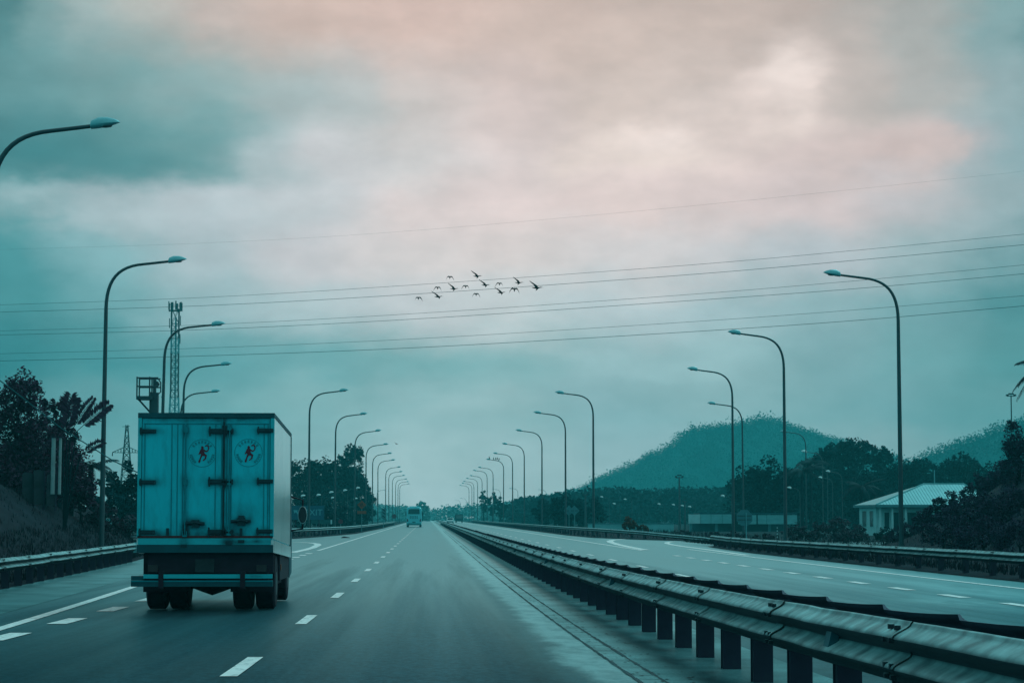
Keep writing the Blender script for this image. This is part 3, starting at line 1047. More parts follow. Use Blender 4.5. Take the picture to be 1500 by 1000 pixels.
GL = 'trees on the dark embankment'
place_tree(22, 90, 556, 40, 'tall dark tree with a rounded knob at its top on the embankment', 21, extra=((6, 547, 30), (-26, 590, 44), (34, 610, 34), (10, 640, 46), (-15, 650, 46)), zfun=zl, group=GL, ck=24, size=0.15, per=44)
place_tree(66, 92, 618, 34, 'broad dark tree leaning over the pale posts on the embankment', 22, extra=((-22, 640, 44), (22, 640, 36), (12, 655, 36), (-8, 660, 38)), zfun=zl, group=GL, ck=24, size=0.15, per=44)
place_tree(84, 95, 580, 15, 'slim dark tree with two pointed tufts above the pale posts', 23, extra=((-16, 582, 13), (-8, 605, 18), (8, 620, 20), (14, 640, 24)), zfun=zl, group=GL, ck=15, low=2.5, size=0.15, per=44)
place_tree(104, 96, 665, 26, 'short dense dark tree at the end of the embankment copse', 24, extra=((14, 690, 26), (-6, 690, 26), (14, 700, 22)), zfun=zl, group=GL, ck=17, size=0.15, per=44)
place_tree(10, 99, 640, 50, 'wide dark tree behind the knob-topped one on the embankment', 25, extra=((40, 650, 42), (-20, 660, 40), (55, 665, 36)), zfun=zl, group=GL, ck=20, size=0.15, per=44)

# sapling with feathery leaf sprays, leaning out past the lamp post
sp = empty('feathery_sapling', (gx_(94, 88), 88, zl(gx_(94, 88), 88)))
tag(sp, 'leaning sapling with feathery sprays reaching across the tall lamp post', 'tree')
rs_ = random.Random(5)
st, lf = MB(), MB()
base = Vector((0, 0, 0))
S72 = F / 72
o0 = Vector(sp.location)
for (bx, by, tx, ty, wd, n) in ((98, 640, 104, 578, 0.50, 26), (104, 632, 137, 583, 0.26, 24), (112, 632, 160, 592, 0.42, 34), (118, 666, 152, 647, 0.26, 18), (92, 640, 112, 584, 0.44, 22)):
    a, b = P(bx, by, 88) - o0, P(tx, ty, 88) - o0
    st.tube([(0, 0, -0.2), a * 0.5 + Vector((0, 0, 0.2)), a], [0.05, 0.035, 0.02], 5)
    st.tube([a, a.lerp(b, 0.5) + Vector((0, 0, 0.06)), b], [0.018, 0.012, 0.005], 4)
    tan = (b - a).normalized()
    nrm = Vector((tan.z, 0, -tan.x)).normalized()
    for k in range(n):
        t = 0.22 + 0.78 * k / (n - 1)
        p = a.lerp(b, t) + Vector((0, rs_.uniform(-0.1, 0.1), 0.06 * math.sin(math.pi * t)))
        w = wd * (0.55 + 0.45 * math.sin(math.pi * min(1, t))) * rs_.uniform(0.8, 1.15)
        for sd in (-1, 1):
            o = (nrm * sd + tan * 0.55 + Vector((0, rs_.uniform(-0.6, 0.6), 0))).normalized()
            m_ = p + o * w * 0.5
            hw = tan * 0.045
            lf.add([p, m_ - hw, p + o * w, m_ + hw], [(0, 1, 2, 3)])
st.build('trunk', M['bark'], sp)
lf.build('foliage', M['leaf_near'], sp)

palm('small coconut palm behind the feathery sapling by the pylon', (gx_(132, 110), 110, bz(110)), P(132, 680, 110).z - 0.1, 1.6, 15, 31)
place_tree(181, 150, 668, 23, 'round tree standing before the lattice pylon', 32, 'leaf_mid', 0.36, 26, extra=((-18, 690, 18), (18, 688, 17), (0, 705, 30)), ck=9)
place_tree(150, 140, 705, 22, 'low bushy tree between the small palm and the pylon', 33, 'leaf_mid', 0.34, 24, extra=((22, 722, 24), (48, 728, 22)), ck=9)
place_tree(208, 165, 716, 24, 'low dark tree glimpsed beside the lorry box', 34, 'leaf_mid', 0.36, 24, ck=9)
for i, (px, D, tp, rp, lb) in enumerate(((150, 100, 738, 26, 'scrubby bush at the end of the embankment by the tall lamp'), (190, 118, 750, 24, 'scrubby bush just beside the lorry door'), (118, 96, 722, 24, 'scrubby bush below the feathery sapling'))):
    place_tree(px, D, tp, rp, lb, 40 + i, 'leaf_brown', 0.2, 26, ck=11, low=0.1, name='roadside_bush', zfun=zl, extra=((-16, tp + 10, rp * 0.6), (17, tp + 12, rp * 0.6)), group='bushes beside the shoulder rail', cat='bush')

# pale fence panels and posts among the embankment trees
D = 86
for i, (px, py0, py1, w, lb) in enumerate(((40, 694, 718, 15, 'grey fence panel half swallowed by the shade'), (56, 690, 719, 14, 'tallest grey fence panel leaning among the trees'), (74, 697, 721, 12, 'narrow grey fence panel at the foot of the pale posts'))):
    a = P(px, py1, D)
    h = P(px, py0, D).z - a.z + 0.5
    e = empty('fence_panel', (a.x, D, a.z - 0.5), 0.5)
    tag(e, lb, 'fence panel', 'grey fence panels on the embankment')
    b = MB(); b.box(-w / F * D / 2, w / F * D / 2, -0.03, 0.03, 0, h)
    b.prism([(-w / F * D / 2, h), (w / F * D / 2, h), (w / F * D / 2 * 0.6, h + 0.05), (-w / F * D / 2 * 0.6, h + 0.05)], -0.03, 0.03)
    b.build('panel', mat('mossy_concrete', (0.03, 0.05, 0.06), 0.9, 0, 0.1, 0.4, 2, dirt=0.7), e)
    f = MB(); f.box(w / F * D / 2, w / F * D / 2 + 0.07, -0.05, 0.05, -0.2, h + 0.03); f.build('post', M['post'], e)
for i, (px, lb) in enumerate(((77, 'pale bare pole in the shade of the copse, beside a fence panel'), (87, 'thinner pale pole standing a step nearer the feathery sapling'))):
    a = P(px, 708, 86)
    e = empty('bare_pole', (a.x, 86, a.z - 0.4))
    tag(e, lb, 'pole', 'pale poles on the embankment')
    t = MB(); t.tube([(0, 0, 0), (0.02, 0, P(px, 640, 86).z - a.z + 0.4)], [0.085 - 0.025 * i, 0.075 - 0.022 * i], 10)
    t.build('shaft', M['conc'], e, smooth=True)
    t = MB(); hh = P(px, 640, 86).z - a.z + 0.4; t.tube([(0.02, 0, hh - 0.03), (0.02, 0, hh + 0.03)], 0.1, 10); t.build('cap', M['post'], e)

# --- copse between the lorry and the lamps ahead
GM = 'trees of the copse past the road exit'
place_tree(515, 405, 646, 15, 'tallest tree of the copse with a narrow knobbly crown', 51, 'leaf_mid', 0.55, 24, extra=((-10, 660, 11), (8, 655, 10), (4, 682, 15), (-6, 690, 16), (12, 700, 11)), ck=9, group=GM)
place_tree(440, 330, 668, 26, 'broad tree emerging from behind the lorry box', 52, 'leaf_mid', 0.5, 26, extra=((-16, 676, 18), (20, 672, 20), (0, 700, 34), (24, 705, 26)), ck=9, group=GM)
place_tree(472, 345, 670, 22, 'rounded tree in the middle of the copse', 53, 'leaf_mid', 0.5, 26, extra=((-12, 677, 16), (15, 673, 16), (2, 705, 32)), ck=9, group=GM)
place_tree(496, 360, 677, 20, 'low-topped tree under the second lamp arm past the lorry', 54, 'leaf_mid', 0.5, 26, extra=((14, 684, 16), (-10, 690, 18), (4, 710, 28)), ck=9, group=GM)
place_tree(524, 380, 690, 15, 'tree with ragged foliage below the tallest one', 55, 'leaf_mid', 0.5, 24, extra=((6, 703, 13), (-8, 712, 18)), ck=7, group=GM)
place_tree(537, 400, 710, 11, 'small drooping tree at the edge of the copse', 56, 'leaf_mid', 0.42, 26, extra=((5, 722, 9), (-4, 728, 12), (3, 742, 11)), ck=8, group=GM)
place_tree(455, 250, 728, 26, 'dark undergrowth tree behind the exit board', 57, 'leaf_mid', 0.4, 26, extra=((-20, 738, 20), (26, 735, 24), (45, 740, 22)), ck=8, group=GM)
place_tree(514, 300, 735, 20, 'dark undergrowth tree behind the orange sign', 58, 'leaf_mid', 0.4, 26, extra=((18, 742, 16), (-22, 742, 18)), ck=8, group=GM)

# --- woodland across the road
GR = 'trees of the dark wood across the road'
RT = [(1098, 300, 683, 24, ((-14, 700, 18), (16, 690, 18), (0, 715, 32))),
      (1132, 270, 670, 28, ((-18, 682, 18), (20, 685, 20), (0, 708, 36))),
      (1165, 300, 690, 24, ((14, 698, 18), (-12, 704, 20), (0, 720, 30))),
      (1198, 310, 664, 22, ((16, 655, 14), (-12, 680, 20), (0, 705, 32))),
      (1222, 330, 648, 20, ((-14, 656, 14), (18, 642, 14), (4, 670, 26), (0, 700, 34))),
      (1252, 320, 638, 21, ((-16, 648, 15), (16, 645, 13), (-6, 668, 26), (6, 700, 36))),
      (1291, 330, 644, 12, ((-8, 660, 11), (9, 658, 11), (-4, 680, 20), (4, 700, 28))),
      (1270, 290, 690, 26, ((18, 702, 20), (-14, 708, 22), (0, 730, 30))),
      (1322, 320, 668, 20, ((-14, 680, 17), (14, 682, 17), (0, 705, 30))),
      (1352, 330, 664, 20, ((-12, 674, 16), (14, 680, 16), (0, 705, 32))),
      (1386, 320, 676, 19, ((12, 668, 15), (-12, 690, 18), (0, 712, 30))),
      (1412, 330, 662, 17, ((10, 672, 13), (-10, 676, 14), (0, 700, 30))),
      (1440, 300, 676, 20, ((14, 690, 16), (-12, 692, 17), (0, 712, 30))),
      (1474, 260, 668, 22, ((14, 680, 17), (-14, 690, 20), (0, 712, 34)))]
RL = ['squat tree at the start of the wood, by the long pale canopy', 'tall dome-topped tree rising over the long pale canopy', 'tree with shaggy shoulders behind the ramp lamps', 'two-headed tree next to the coconut palms', 'tree with a lopsided crown between two taller ones',
      'highest tree of the dark wood, with a spreading ragged top', 'pointed tree standing clear beside the tallest street lamp', 'leafy tree low over the pale roof edge', 'round tree just past the tallest street lamp', 'tree of two bumps behind the ridge of the pale roof',
      'low tree over the middle of the pale roof', 'narrow-topped tree over the far end of the pale roof', 'tree beneath the distant hillside past the pale roof', 'broad tree meeting the bushy bank']
for i, ((px, D_, tp, rp, ex), lb) in enumerate(zip(RT, RL)):
    place_tree(px, D_, tp, rp, lb, 70 + i, 'leaf_mid', 0.5, 26, extra=ex, ck=9, group=GR)
palm('coconut palm against the wood, beside the ramp lamps', (gx_(1175, 255), 255, 0), P(1175, 690, 255).z, 2.9, 16, 91, group='coconut palms of the wood')
palm('taller coconut palm with an upright tuft in the wood', (gx_(1188, 270), 270, 0), P(1188, 676, 270).z, 2.6, 14, 92, group='coconut palms of the wood')
palm('drooping coconut palm behind the roadside lamps near the house', (gx_(1262, 230), 230, 0), P(1240, 712, 230).z, 2.6, 15, 93, group='coconut palms of the wood')
palm('coconut palm whose fronds hang in from the picture edge', (gx_(1552, 92), 92, bz(92) + bank_r(gx_(1552, 92), 92)), P(1552, 536, 92).z - bank_r(gx_(1552, 92), 92), 1.9, 24, 95)


def zrb(x, y):
    return bz(y) + bank_r(x, y) - 0.1


GB = 'bushes on the bank across the road'
BT = [(1492, 98, 606, 20, ((8, 640, 22), (-6, 668, 22), (10, 690, 30)), 'leaf_bank', 'tall dark tree on top of the bank under the palm fronds'),
      (1466, 108, 668, 20, ((12, 690, 22), (-14, 690, 18)), 'leaf_bank', 'dark bush on the bank crest beside the tall dark tree'),
      (1436, 112, 692, 18, ((-14, 704, 15), (14, 700, 16)), 'leaf_bank', 'low dark bush on the crest behind the pale roof end'),
      (1390, 104, 714, 15, ((-16, 728, 11), (14, 724, 13), (-22, 742, 12)), 'leaf_bank', 'leafy shrub poking up over the pale roof'),
      (1356, 106, 746, 15, ((-13, 756, 11), (14, 754, 13)), 'leaf_bank', 'rounded shrub on the slope below the roof edge'),
      (1420, 92, 722, 26, ((24, 720, 20), (-26, 738, 20)), 'leaf_bank', 'wide dark bush spreading over the middle of the bank'),
      (1468, 84, 716, 28, ((22, 712, 22), (-24, 734, 22)), 'leaf_bank', 'wide dark bush on the steep end of the bank'),
      (1382, 90, 752, 22, ((-22, 764, 16), (24, 756, 18)), 'leaf_bank', 'brownish scrub low on the bank face'),
      (1440, 76, 755, 26, ((-26, 768, 20), (28, 760, 22)), 'leaf_bank', 'brownish scrub at the foot of the bank beside the rail'),
      (1494, 70, 756, 24, ((-24, 768, 18), (22, 764, 18)), 'leaf_bank', 'brownish scrub where the bank leaves the picture'),
      (1330, 108, 764, 18, ((-16, 772, 13), (14, 772, 13)), 'leaf_bank', 'scrub around the foot of the tallest street lamp')]
for i, (px, D_, tp, rp, ex, lf_, lb) in enumerate(BT):
    place_tree(px, D_, tp, rp, lb, 110 + i, lf_, 0.12 if i < 7 else 0.10, 44, extra=ex, ck=24, name='bank_bush' if i else 'broadleaf_tree', zfun=zrb, low=0.0 if i else None, group=GB if i else None, cat='bush' if i else 'tree')
HB = [(1296, 150, 772, 13, 'hedge bush in front of the house wall'), (1252, 150, 768, 16, 'bush by the near corner of the house'), (1222, 155, 757, 17, 'pale-leaved rounded bush between the canopy and the house'), (1190, 150, 765, 16, 'low bush beside the rounded pale-leaved one'),
      (1310, 140, 774, 13, 'bush under the house eaves beside the tallest street lamp'), (1162, 150, 768, 14, 'low bush beneath the end of the long canopy'), (1242, 142, 771, 15, 'low bush behind the rail, before the house'), (1048, 150, 779, 12, 'pale grassy clump where the rail begins'), (1078, 158, 776, 12, 'scrub at the foot of the round sign'), (1118, 150, 779, 13, 'scrub behind the striped marker post')]
for i, (px, D_, tp, rp, lb) in enumerate(HB):
    place_tree(px, D_, tp, rp, lb, 130 + i, 'leaf_brown' if i != 0 else 'leaf_mid', 0.2, 26, extra=((-rp * 0.8, tp + 6, rp * 0.55), (rp * 0.8, tp + 5, rp * 0.55)), ck=12, name='hedge_bush', low=0.0, group='bushes before the house and canopy', cat='bush')
place_tree(922, 190, 757, 8, 'orange flowering shrub behind the bending rail', 150, 'leaf_orange', 0.22, 30, extra=((5, 763, 6), (-5, 764, 6)), ck=14, name='flowering_shrub', low=0.2, cat='shrub')
place_tree(937, 190, 767, 6, 'small faded shrub next to the orange flowering one', 151, 'leaf_orange', 0.2, 26, extra=((9, 769, 5),), ck=14, name='flowering_shrub', low=0.2, cat='shrub')
place_tree(1000, 185, 776, 9, 'brown shrub beneath the tall floodlight mast', 152, 'leaf_brown', 0.22, 26, extra=((-9, 779, 6), (9, 778, 6)), ck=14, name='roadside_shrub', low=0.0, cat='shrub')

# --- thin trees along the far carriageway, and the emergent far tree
GF = 'tall thin trees along the far carriageway'
for i, (px, D_, tp, rp, lb) in enumerate(((709, 620, 718, 6, 'wispy tall tree between far lamp posts'), (722, 560, 722, 7, 'wispy tree with a bushier top among the far lamp posts'), (734, 520, 727, 7, 'lower wispy tree beside the far lamp posts'), (800, 330, 730, 17, 'dark bushy tree behind the diamond signs'), (828, 300, 722, 20, 'dark tall bushy tree by the diamond signs'), (860, 310, 727, 20, 'dark bushy tree at the foot of the first inner lamp post'))):
    place_tree(px, D_, tp, rp, lb, 160 + i, 'leaf_mid', 0.6, 26, extra=((-rp * 0.7, tp + 8, rp * 0.6), (rp * 0.8, tp + 10, rp * 0.6), (0, tp + 18, rp)), ck=5.5, group=GF)
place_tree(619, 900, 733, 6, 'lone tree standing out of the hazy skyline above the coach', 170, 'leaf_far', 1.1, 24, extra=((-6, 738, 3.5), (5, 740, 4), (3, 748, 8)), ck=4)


# --- far woods as one mass, hills with their canopy
def mass(name, items, m, seed, per, size):
    rng = random.Random(seed)
    mb = MB()
    for (x, y, z, r) in items:
        for k in range(per):
            e = ball(rng)
            mb.leaf(Vector((x, y, z)) + e * r, size * rng.uniform(0.6, 1.4) * r, rng, 0.2, 0.7)
    return tag(mb.build(name, m), kind='stuff')


rf = random.Random(8)
items = []
TOP = [(540, 741), (585, 742), (600, 744), (640, 745), (655, 742), (690, 739), (720, 741), (760, 733), (800, 727), (830, 722), (870, 717), (900, 716), (950, 719), (1000, 716), (1050, 716), (1100, 706), (1200, 700), (1560, 700)]
for k in range(900):
    D_ = rf.choice((520, 560, 600, 680, 760)) * rf.uniform(0.95, 1.05)
    px = rf.uniform(740, 1560)
    if (px - VX) / F * D_ < 22:
        continue
    top = P(px, interp(TOP, px) + abs(rf.gauss(0, 2.8)), D_).z
    r = rf.uniform(1.6, 3.0)
    x = gx_(px, D_)
    items.append((x, D_, top - r * 0.6, r))
    for q in range(2):
        items.append((x + rf.uniform(-2, 2), D_ + rf.uniform(-4, 1), rf.uniform(0.5, max(0.8, top - r)), r * 1.1))
mass('woodland', items, M['leaf_mid'], 9, 20, 0.42)
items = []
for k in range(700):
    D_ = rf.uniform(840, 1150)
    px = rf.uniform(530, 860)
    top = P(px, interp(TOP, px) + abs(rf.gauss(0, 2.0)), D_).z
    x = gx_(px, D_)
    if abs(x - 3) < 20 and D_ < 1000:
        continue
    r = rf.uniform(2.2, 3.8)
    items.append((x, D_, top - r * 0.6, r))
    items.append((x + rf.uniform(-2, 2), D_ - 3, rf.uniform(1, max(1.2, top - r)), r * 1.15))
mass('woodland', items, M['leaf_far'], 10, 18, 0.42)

for nm, fn, D0, dep, a, b, seed, cnt in (('hill', hill_a, 1500, 420, 560, 1750, 13, 6500), ('hill', hill_b, 1150, 330, 1180, 2100, 14, 3600)):
    ob, vs = hill_mesh(nm, fn, D0, dep, a, b, M['hill'])
    rng = random.Random(seed)
    items = []
    while len(items) < cnt:
        px = rng.uniform(a, b)
        t = rng.uniform(-0.95, 0.12)
        h = max(0, (VY - fn(px)) / F * D0 + EYE - 6)
        if h < 2:
            continue
        y = D0 + dep * t
        X = (px - VX) / F * D0
        z = h * (0.5 + 0.5 * math.cos(math.pi * t)) - 1 + hash2(X * 0.03, y * 0.03) * 2.0 * (h > 4)
        r = rng.uniform(2.6, 5.0) * (1.25 if rng.random() < 0.08 else 1)
        items.append((X, y, z + r * 0.35, r))
    for k in range(cnt // 6):
        px = rng.uniform(a, b)
        h = max(0, (VY - fn(px)) / F * D0 + EYE - 6)
        if h < 5:
            continue
        r = rng.uniform(2.2, 4.6)
        X = (px - VX) / F * D0
        zt = h - 1 + hash2(X * 0.03, D0 * 0.03) * 2
        items.append((X, D0 - 4, zt + r * rng.uniform(-0.3, 0.55), r))
        items.append((X, D0 - 8, zt - r * 0.9, r))
        items.append((X + r, D0 - 6, zt - r * 0.4, r))
        if 970 < px < 1240 and k % 4 == 0:          # taller crowns that break the crest
            q = rng.uniform(4.0, 6.5)
            items.append((X, D0 - 5, zt + q * rng.uniform(0.1, 0.55), q))
    mass('hill_forest', items, M['leaf_hill'], seed + 5, 34, 0.24)

# grass and weeds on the banks and verges
rg = random.Random(77)
gb = MB()
def blade(x, y, z, h):
    a = rg.uniform(0, math.pi)
    w = h * 0.12
    dx, dy = math.cos(a) * w, math.sin(a) * w
    lx, ly = rg.gauss(0, 0.25) * h, rg.gauss(0, 0.25) * h
    gb.add([(x - dx, y - dy, z - 0.03), (x + dx, y + dy, z - 0.03), (x + lx, y + ly, z + h)], [(0, 1, 2)])
for k in range(60000):
    if k % 2:
        y = rg.uniform(40, 124); x = rg.uniform(-30, -11.3)
        if k % 4 == 1:
            x = interp(LEFT_EDGE, y) - rg.uniform(0.15, 3.2)
        z = bz(y) + max(0.1, bank_l(x, y))
        if x < -626 / F * y - 2: continue
    else:
        y = rg.uniform(48, 136); x = rg.uniform(18.8, 36)
        if k % 4 == 0:
            x = interp(RIGHT_EDGE, min(y, 120)) + rg.uniform(0.15, 5)
        z = bz(y) + max(0.15, bank_r(x, y))
        if x > 900 / F * y + 2: continue
    blade(x, y, z, rg.uniform(0.06, 0.2))
for k in range(9000):
    y = rg.uniform(150, 330)
    if k % 2:
        x = interp(RIGHT_EDGE, y) + rg.uniform(0.3, 14)
    else:
        y = rg.uniform(168, 330); x = interp(LEFT_EDGE, y) - rg.uniform(0.3, 8)
    blade(x, y, 0.1, rg.uniform(0.1, 0.3))
tag(gb.build('verge_grass', M['grass']), kind='stuff')


# ------------------------------------------------------------------ street lamps
def lamp_proto():
    root = empty('street_lamp', (0, 0, 0))
    pts = [(0, 0, 0.02), (0, 0, 3), (0, 0, 6.5), (0, 0, 9.9)]
    B = [Vector((0, 0, 9.9)), Vector((0, 0, 11.1)), Vector((0.45, 0, 11.62)), Vector((1.45, 0, 11.72))]
    for i in range(1, 13):
        t = i / 12
        pts.append(B[0] * (1 - t) ** 3 + B[1] * 3 * t * (1 - t) ** 2 + B[2] * 3 * t * t * (1 - t) + B[3] * t ** 3)
    pts += [(2.0, 0, 11.79), (2.46, 0, 11.85)]
    n = len(pts)
    rad = [0.105, 0.10, 0.088, 0.075] + [0.07 - 0.022 * i / 14 for i in range(n - 4)]
    t = MB(); t.tube(pts, rad, 10)
    t.build('pole', M['pole'], root, smooth=True)
    b = MB(); b.box(-0.2, 0.2, -0.2, 0.2, -0.1, 0.03); b.tube([(0, 0, 0.03), (0, 0, 0.5)], [0.135, 0.125], 10)
    b.build('base_plate', M['pole'], root)
    h = MB()
    # head: a flat-bellied teardrop
    rings = []
    for u, w, zt, zb in ((0, 0.055, 0.06, 0.06), (0.03, 0.11, 0.13, 0.09), (0.2, 0.16, 0.19, 0.09), (0.42, 0.165, 0.17, 0.07), (0.6, 0.12, 0.105, 0.035), (0.70, 0.055, 0.045, 0.005), (0.74, 0.01, 0.01, -0.005)):
        ring = []
        for k in range(12):
            a = 2 * math.pi * k / 12
            s, c = math.sin(a), math.cos(a)
            ring.append((2.42 + u, c * w, 11.86 + u * 0.12 + (zt * s if s > 0 else zb * s)))
        rings.append(ring)
    h.loft(rings)
    hd = h.build('lamp_head', M['head'], root, smooth=True)
    l = MB()
    rings = []
    for dz, k_ in ((0.0, 1), (-0.03, 0.8), (-0.045, 0.4)):
        rings.append([(2.42 + 0.36 + 0.2 * k_ * math.cos(2 * math.pi * q / 14), 0.11 * k_ * math.sin(2 * math.pi * q / 14), 11.83 + dz + 0.03) for q in range(14)])
    l.loft(rings)
    l.build('lens', M['lens'], hd, smooth=True)
    return root


proto = lamp_proto()
used = [False]


lr_ = random.Random(19)


def lamp(x, y, label, group, rz=0.0, k=1.0, z=None, lean=0.0):
    o = proto if not used[0] else copy_tree(proto)
    used[0] = True
    o.location = (x, y, bz(y) - 0.04 if z is None else z)
    o.rotation_euler = (R(lr_.gauss(0, 0.25)), R(lr_.gauss(lean, 0.22)), rz + R(lr_.gauss(0, 2.0)))
    o.scale = (k, k, k)
    tag(o, label, 'street lamp', group)
    return o


G1 = 'lamps along the exit lane'
for i, (px, D_, lb) in enumerate(((-19, 59.5, 'street lamp arm reaching in from the picture edge high over the shoulder'), (146, 90, 'full-height street lamp on the shoulder, before the feathery sapling'), (236, 119.6, 'street lamp rising behind the lorry, in front of the red and pale tower'), (267, 151, 'street lamp behind the lorry box, just past the lattice tower'), (262, 181, 'lowest lamp arm peeping over the lorry roof beside the tower'))):
    lamp(gx_(px - (8, -3, 3, 3, 2)[i], D_), D_, lb, G1, R((0, 0, 4, 6, 0)[i]), (1.06, 1, 1, 1, 0.985)[i], -0.62 if i == 0 else None, 0.9)
G2 = "lamps along the lorry's carriageway"
LD = [(-9.6, 183.5), (-9.2, 225), (-8.65, 269), (-8.7, 319), (-8.85, 365), (-8.9, 407.6), (-8.57, 464), (-8.7, 512), (-8.65, 559), (-8.6, 612), (-8.55, 656), (-8.57, 700)]
for i, (x, D_) in enumerate(LD):
    lamp(x, D_, f"street lamp, {ORD[i]} in the row running ahead of the lorry", G2)
G3 = 'lamps at the slip road mouth'
for i, (x, D_, lb) in enumerate(((19.9, 94.3, 'tallest street lamp standing in front of the house'), (19.9, 125, 'second street lamp beyond the rail, at the end of the long canopy'), (21.2, 156, 'third street lamp beyond the rail, before the wooded hilltop'), (28.5, 203, 'smaller street lamp crossing the pole of a bigger one at the hilltop'), (45.5, 270, 'street lamp at the wood edge, half hidden by a taller pole'))):
    lamp(x, D_, lb, G3, math.pi)
G4 = 'lamps along the opposite carriageway'
RD = [(13.7, 186), (13.6, 222), (13.6, 268), (13.6, 317), (13.75, 364), (13.55, 403), (13.6, 468), (13.2, 498), (13.55, 563), (13.3, 602), (13.4, 649), (13.5, 686), (13.5, 731)]
for i, (x, D_) in enumerate(RD):
    lamp(x, D_, f"street lamp, {ORD[i]} in the opposite row that runs from the diamond signs", G4, math.pi)
G5 = 'lamps far along the bending road'
for i, (px, py, D_, lb) in enumerate(((733, 715.6, 820, 'pale distant lamp seen between posts of the opposite row'), (759, 714.5, 790, 'pale distant lamp beside the fourth opposite post'), (800, 716.5, 760, 'pale distant lamp before the hill foot'), (683, 729, 1000, 'last faint lamp arm in the haze over the white car'), (674, 731.5, 1080, 'fainter lamp arm in the haze over the dark lorry'), (552, 717, 800, 'pale distant lamp behind the row ahead of the lorry'))):
    D2 = 10.4 * F / (VY - py)
    lamp(gx_(px, D2), D2, lb, G5, 0 if i == 5 else math.pi)
# lower lamps on the interchange roads, five or six metres tall
G6 = 'low lamps of the interchange'
LOW = [(443, 726, 225, 0, 'low ramp lamp above the exit board'), (466, 725, 230, 0, 'low ramp lamp beyond the exit board'), (485, 721, 240, 0, 'low ramp lamp highest over the exit island'), (505, 718, 250, 0, 'low ramp lamp under the tallest copse tree'), (524, 714.5, 258, 0, 'low ramp lamp next to the small drooping tree'), (520, 730, 270, 0, 'short lamp post beside the orange sign'), (487, 729, 262, 0, 'short lamp behind the second ramp lamp'),
       (1060, 726, 250, 1, 'low lamp in front of the squat tree by the canopy'), (1157, 714, 232, 1, 'low lamp head shining before the shaggy tree'), (1179, 661, 300, 1, 'lamp head bright against the coconut palms'), (1191, 682, 290, 1, 'lamp head just under the palm tuft'), (1202, 699, 280, 1, 'lamp head lowest by the coconut palms'), (1214, 690, 260, 1, 'slim lamp post standing before the drooping palm'),
       (966, 738, 330, 1, 'small lamp head over the low pale wall'), (987, 739, 320, 1, 'small lamp head beside the floodlight mast'), (1000, 740.5, 310, 1, 'small lamp head touching the floodlight mast'), (1011, 742, 300, 1, 'small lamp head over the start of the canopy'), (882, 727.5, 340, 1, 'small lamp in the dark trees by the first inner post'), (900, 737.5, 330, 1, 'small lamp in the dark trees between mast and wall'), (916, 731, 345, 1, 'bright small lamp over the orange shrub')]
pale_me = None
for i, (px, py, D_, sd, lb) in enumerate(LOW):
    top = P(px, py, D_).z
    k = top / 11.95
    o = lamp(gx_(px, D_) + (2.8 * k if sd else -2.8 * k), D_, lb, G6, math.pi if sd else 0, k, 0.0)
    for ch in o.children:                                # pale heads, painted paler for the sky's light on them, larger for the post
        if ch.name.startswith('lamp_head'):
            if pale_me is None:
                pale_me = ch.data.copy()
                pale_me.materials[0] = M['head_pale']
            ch.data = pale_me
            g_ = 1.25 * 0.5 / k if k < 0.5 else 1.25
            ch.scale = (g_, g_ * 1.3, g_ * 1.3)
            ch.location = Vector((2.6, 0, 11.88)) - Vector((2.6 * g_, 0, 11.88 * g_ * 1.3))


# floodlight masts
def mast(px, py, D_, wpx, label, k=4):
    p = P(px, py, D_)
    e = empty('floodlight_mast', (p.x, D_, -0.1))
    tag(e, label, 'floodlight mast', 'floodlight masts of the interchange')
    t = MB(); t.tube([(0, 0, 0), (0, 0, p.z)], [0.16, 0.09], 8); t.build('pole', M['pole'], e)
    w = wpx / F * D_ / 2
    c = MB(); c.tube([(-w * 0.85, 0, p.z - 0.1), (w * 0.85, 0, p.z - 0.1)], 0.06, 6); c.tube([(0, -w * 0.7, p.z - 0.1), (0, w * 0.7, p.z - 0.1)], 0.06, 6); c.build('crossarm', M['pole'], e)
    f0 = None
    for (dx, dz) in ((-w * 0.75, 0.0), (-w * 0.25, 0.18), (w * 0.28, 0.18), (w * 0.75, 0.0)):
        if f0 is None:
            b = MB(); q = w * 0.26
            b.prism([(-q, -0.1 * w), (q, -0.1 * w), (q * 0.8, 0.22 * w), (-q * 0.8, 0.22 * w)], -0.2 * w, 0.25 * w)
            f0 = b.build('floodlight', M['lattice'], e); o = f0
        else:
            o = f0.copy(); col.objects.link(o); o.parent = e
        o.location = (dx, 0, p.z + dz)
    return e


mast(995, 697, 290, 13, 'tall floodlight mast in front of the wooded hill')
mast(1003, 732, 280, 8, 'short floodlight mast beside the taller one')
mast(857.5, 722, 290, 8, 'floodlight mast beside the first inner lamp post')
mast(1481, 578, 330, 15, 'floodlight mast topping the far hillside by the palm fronds')


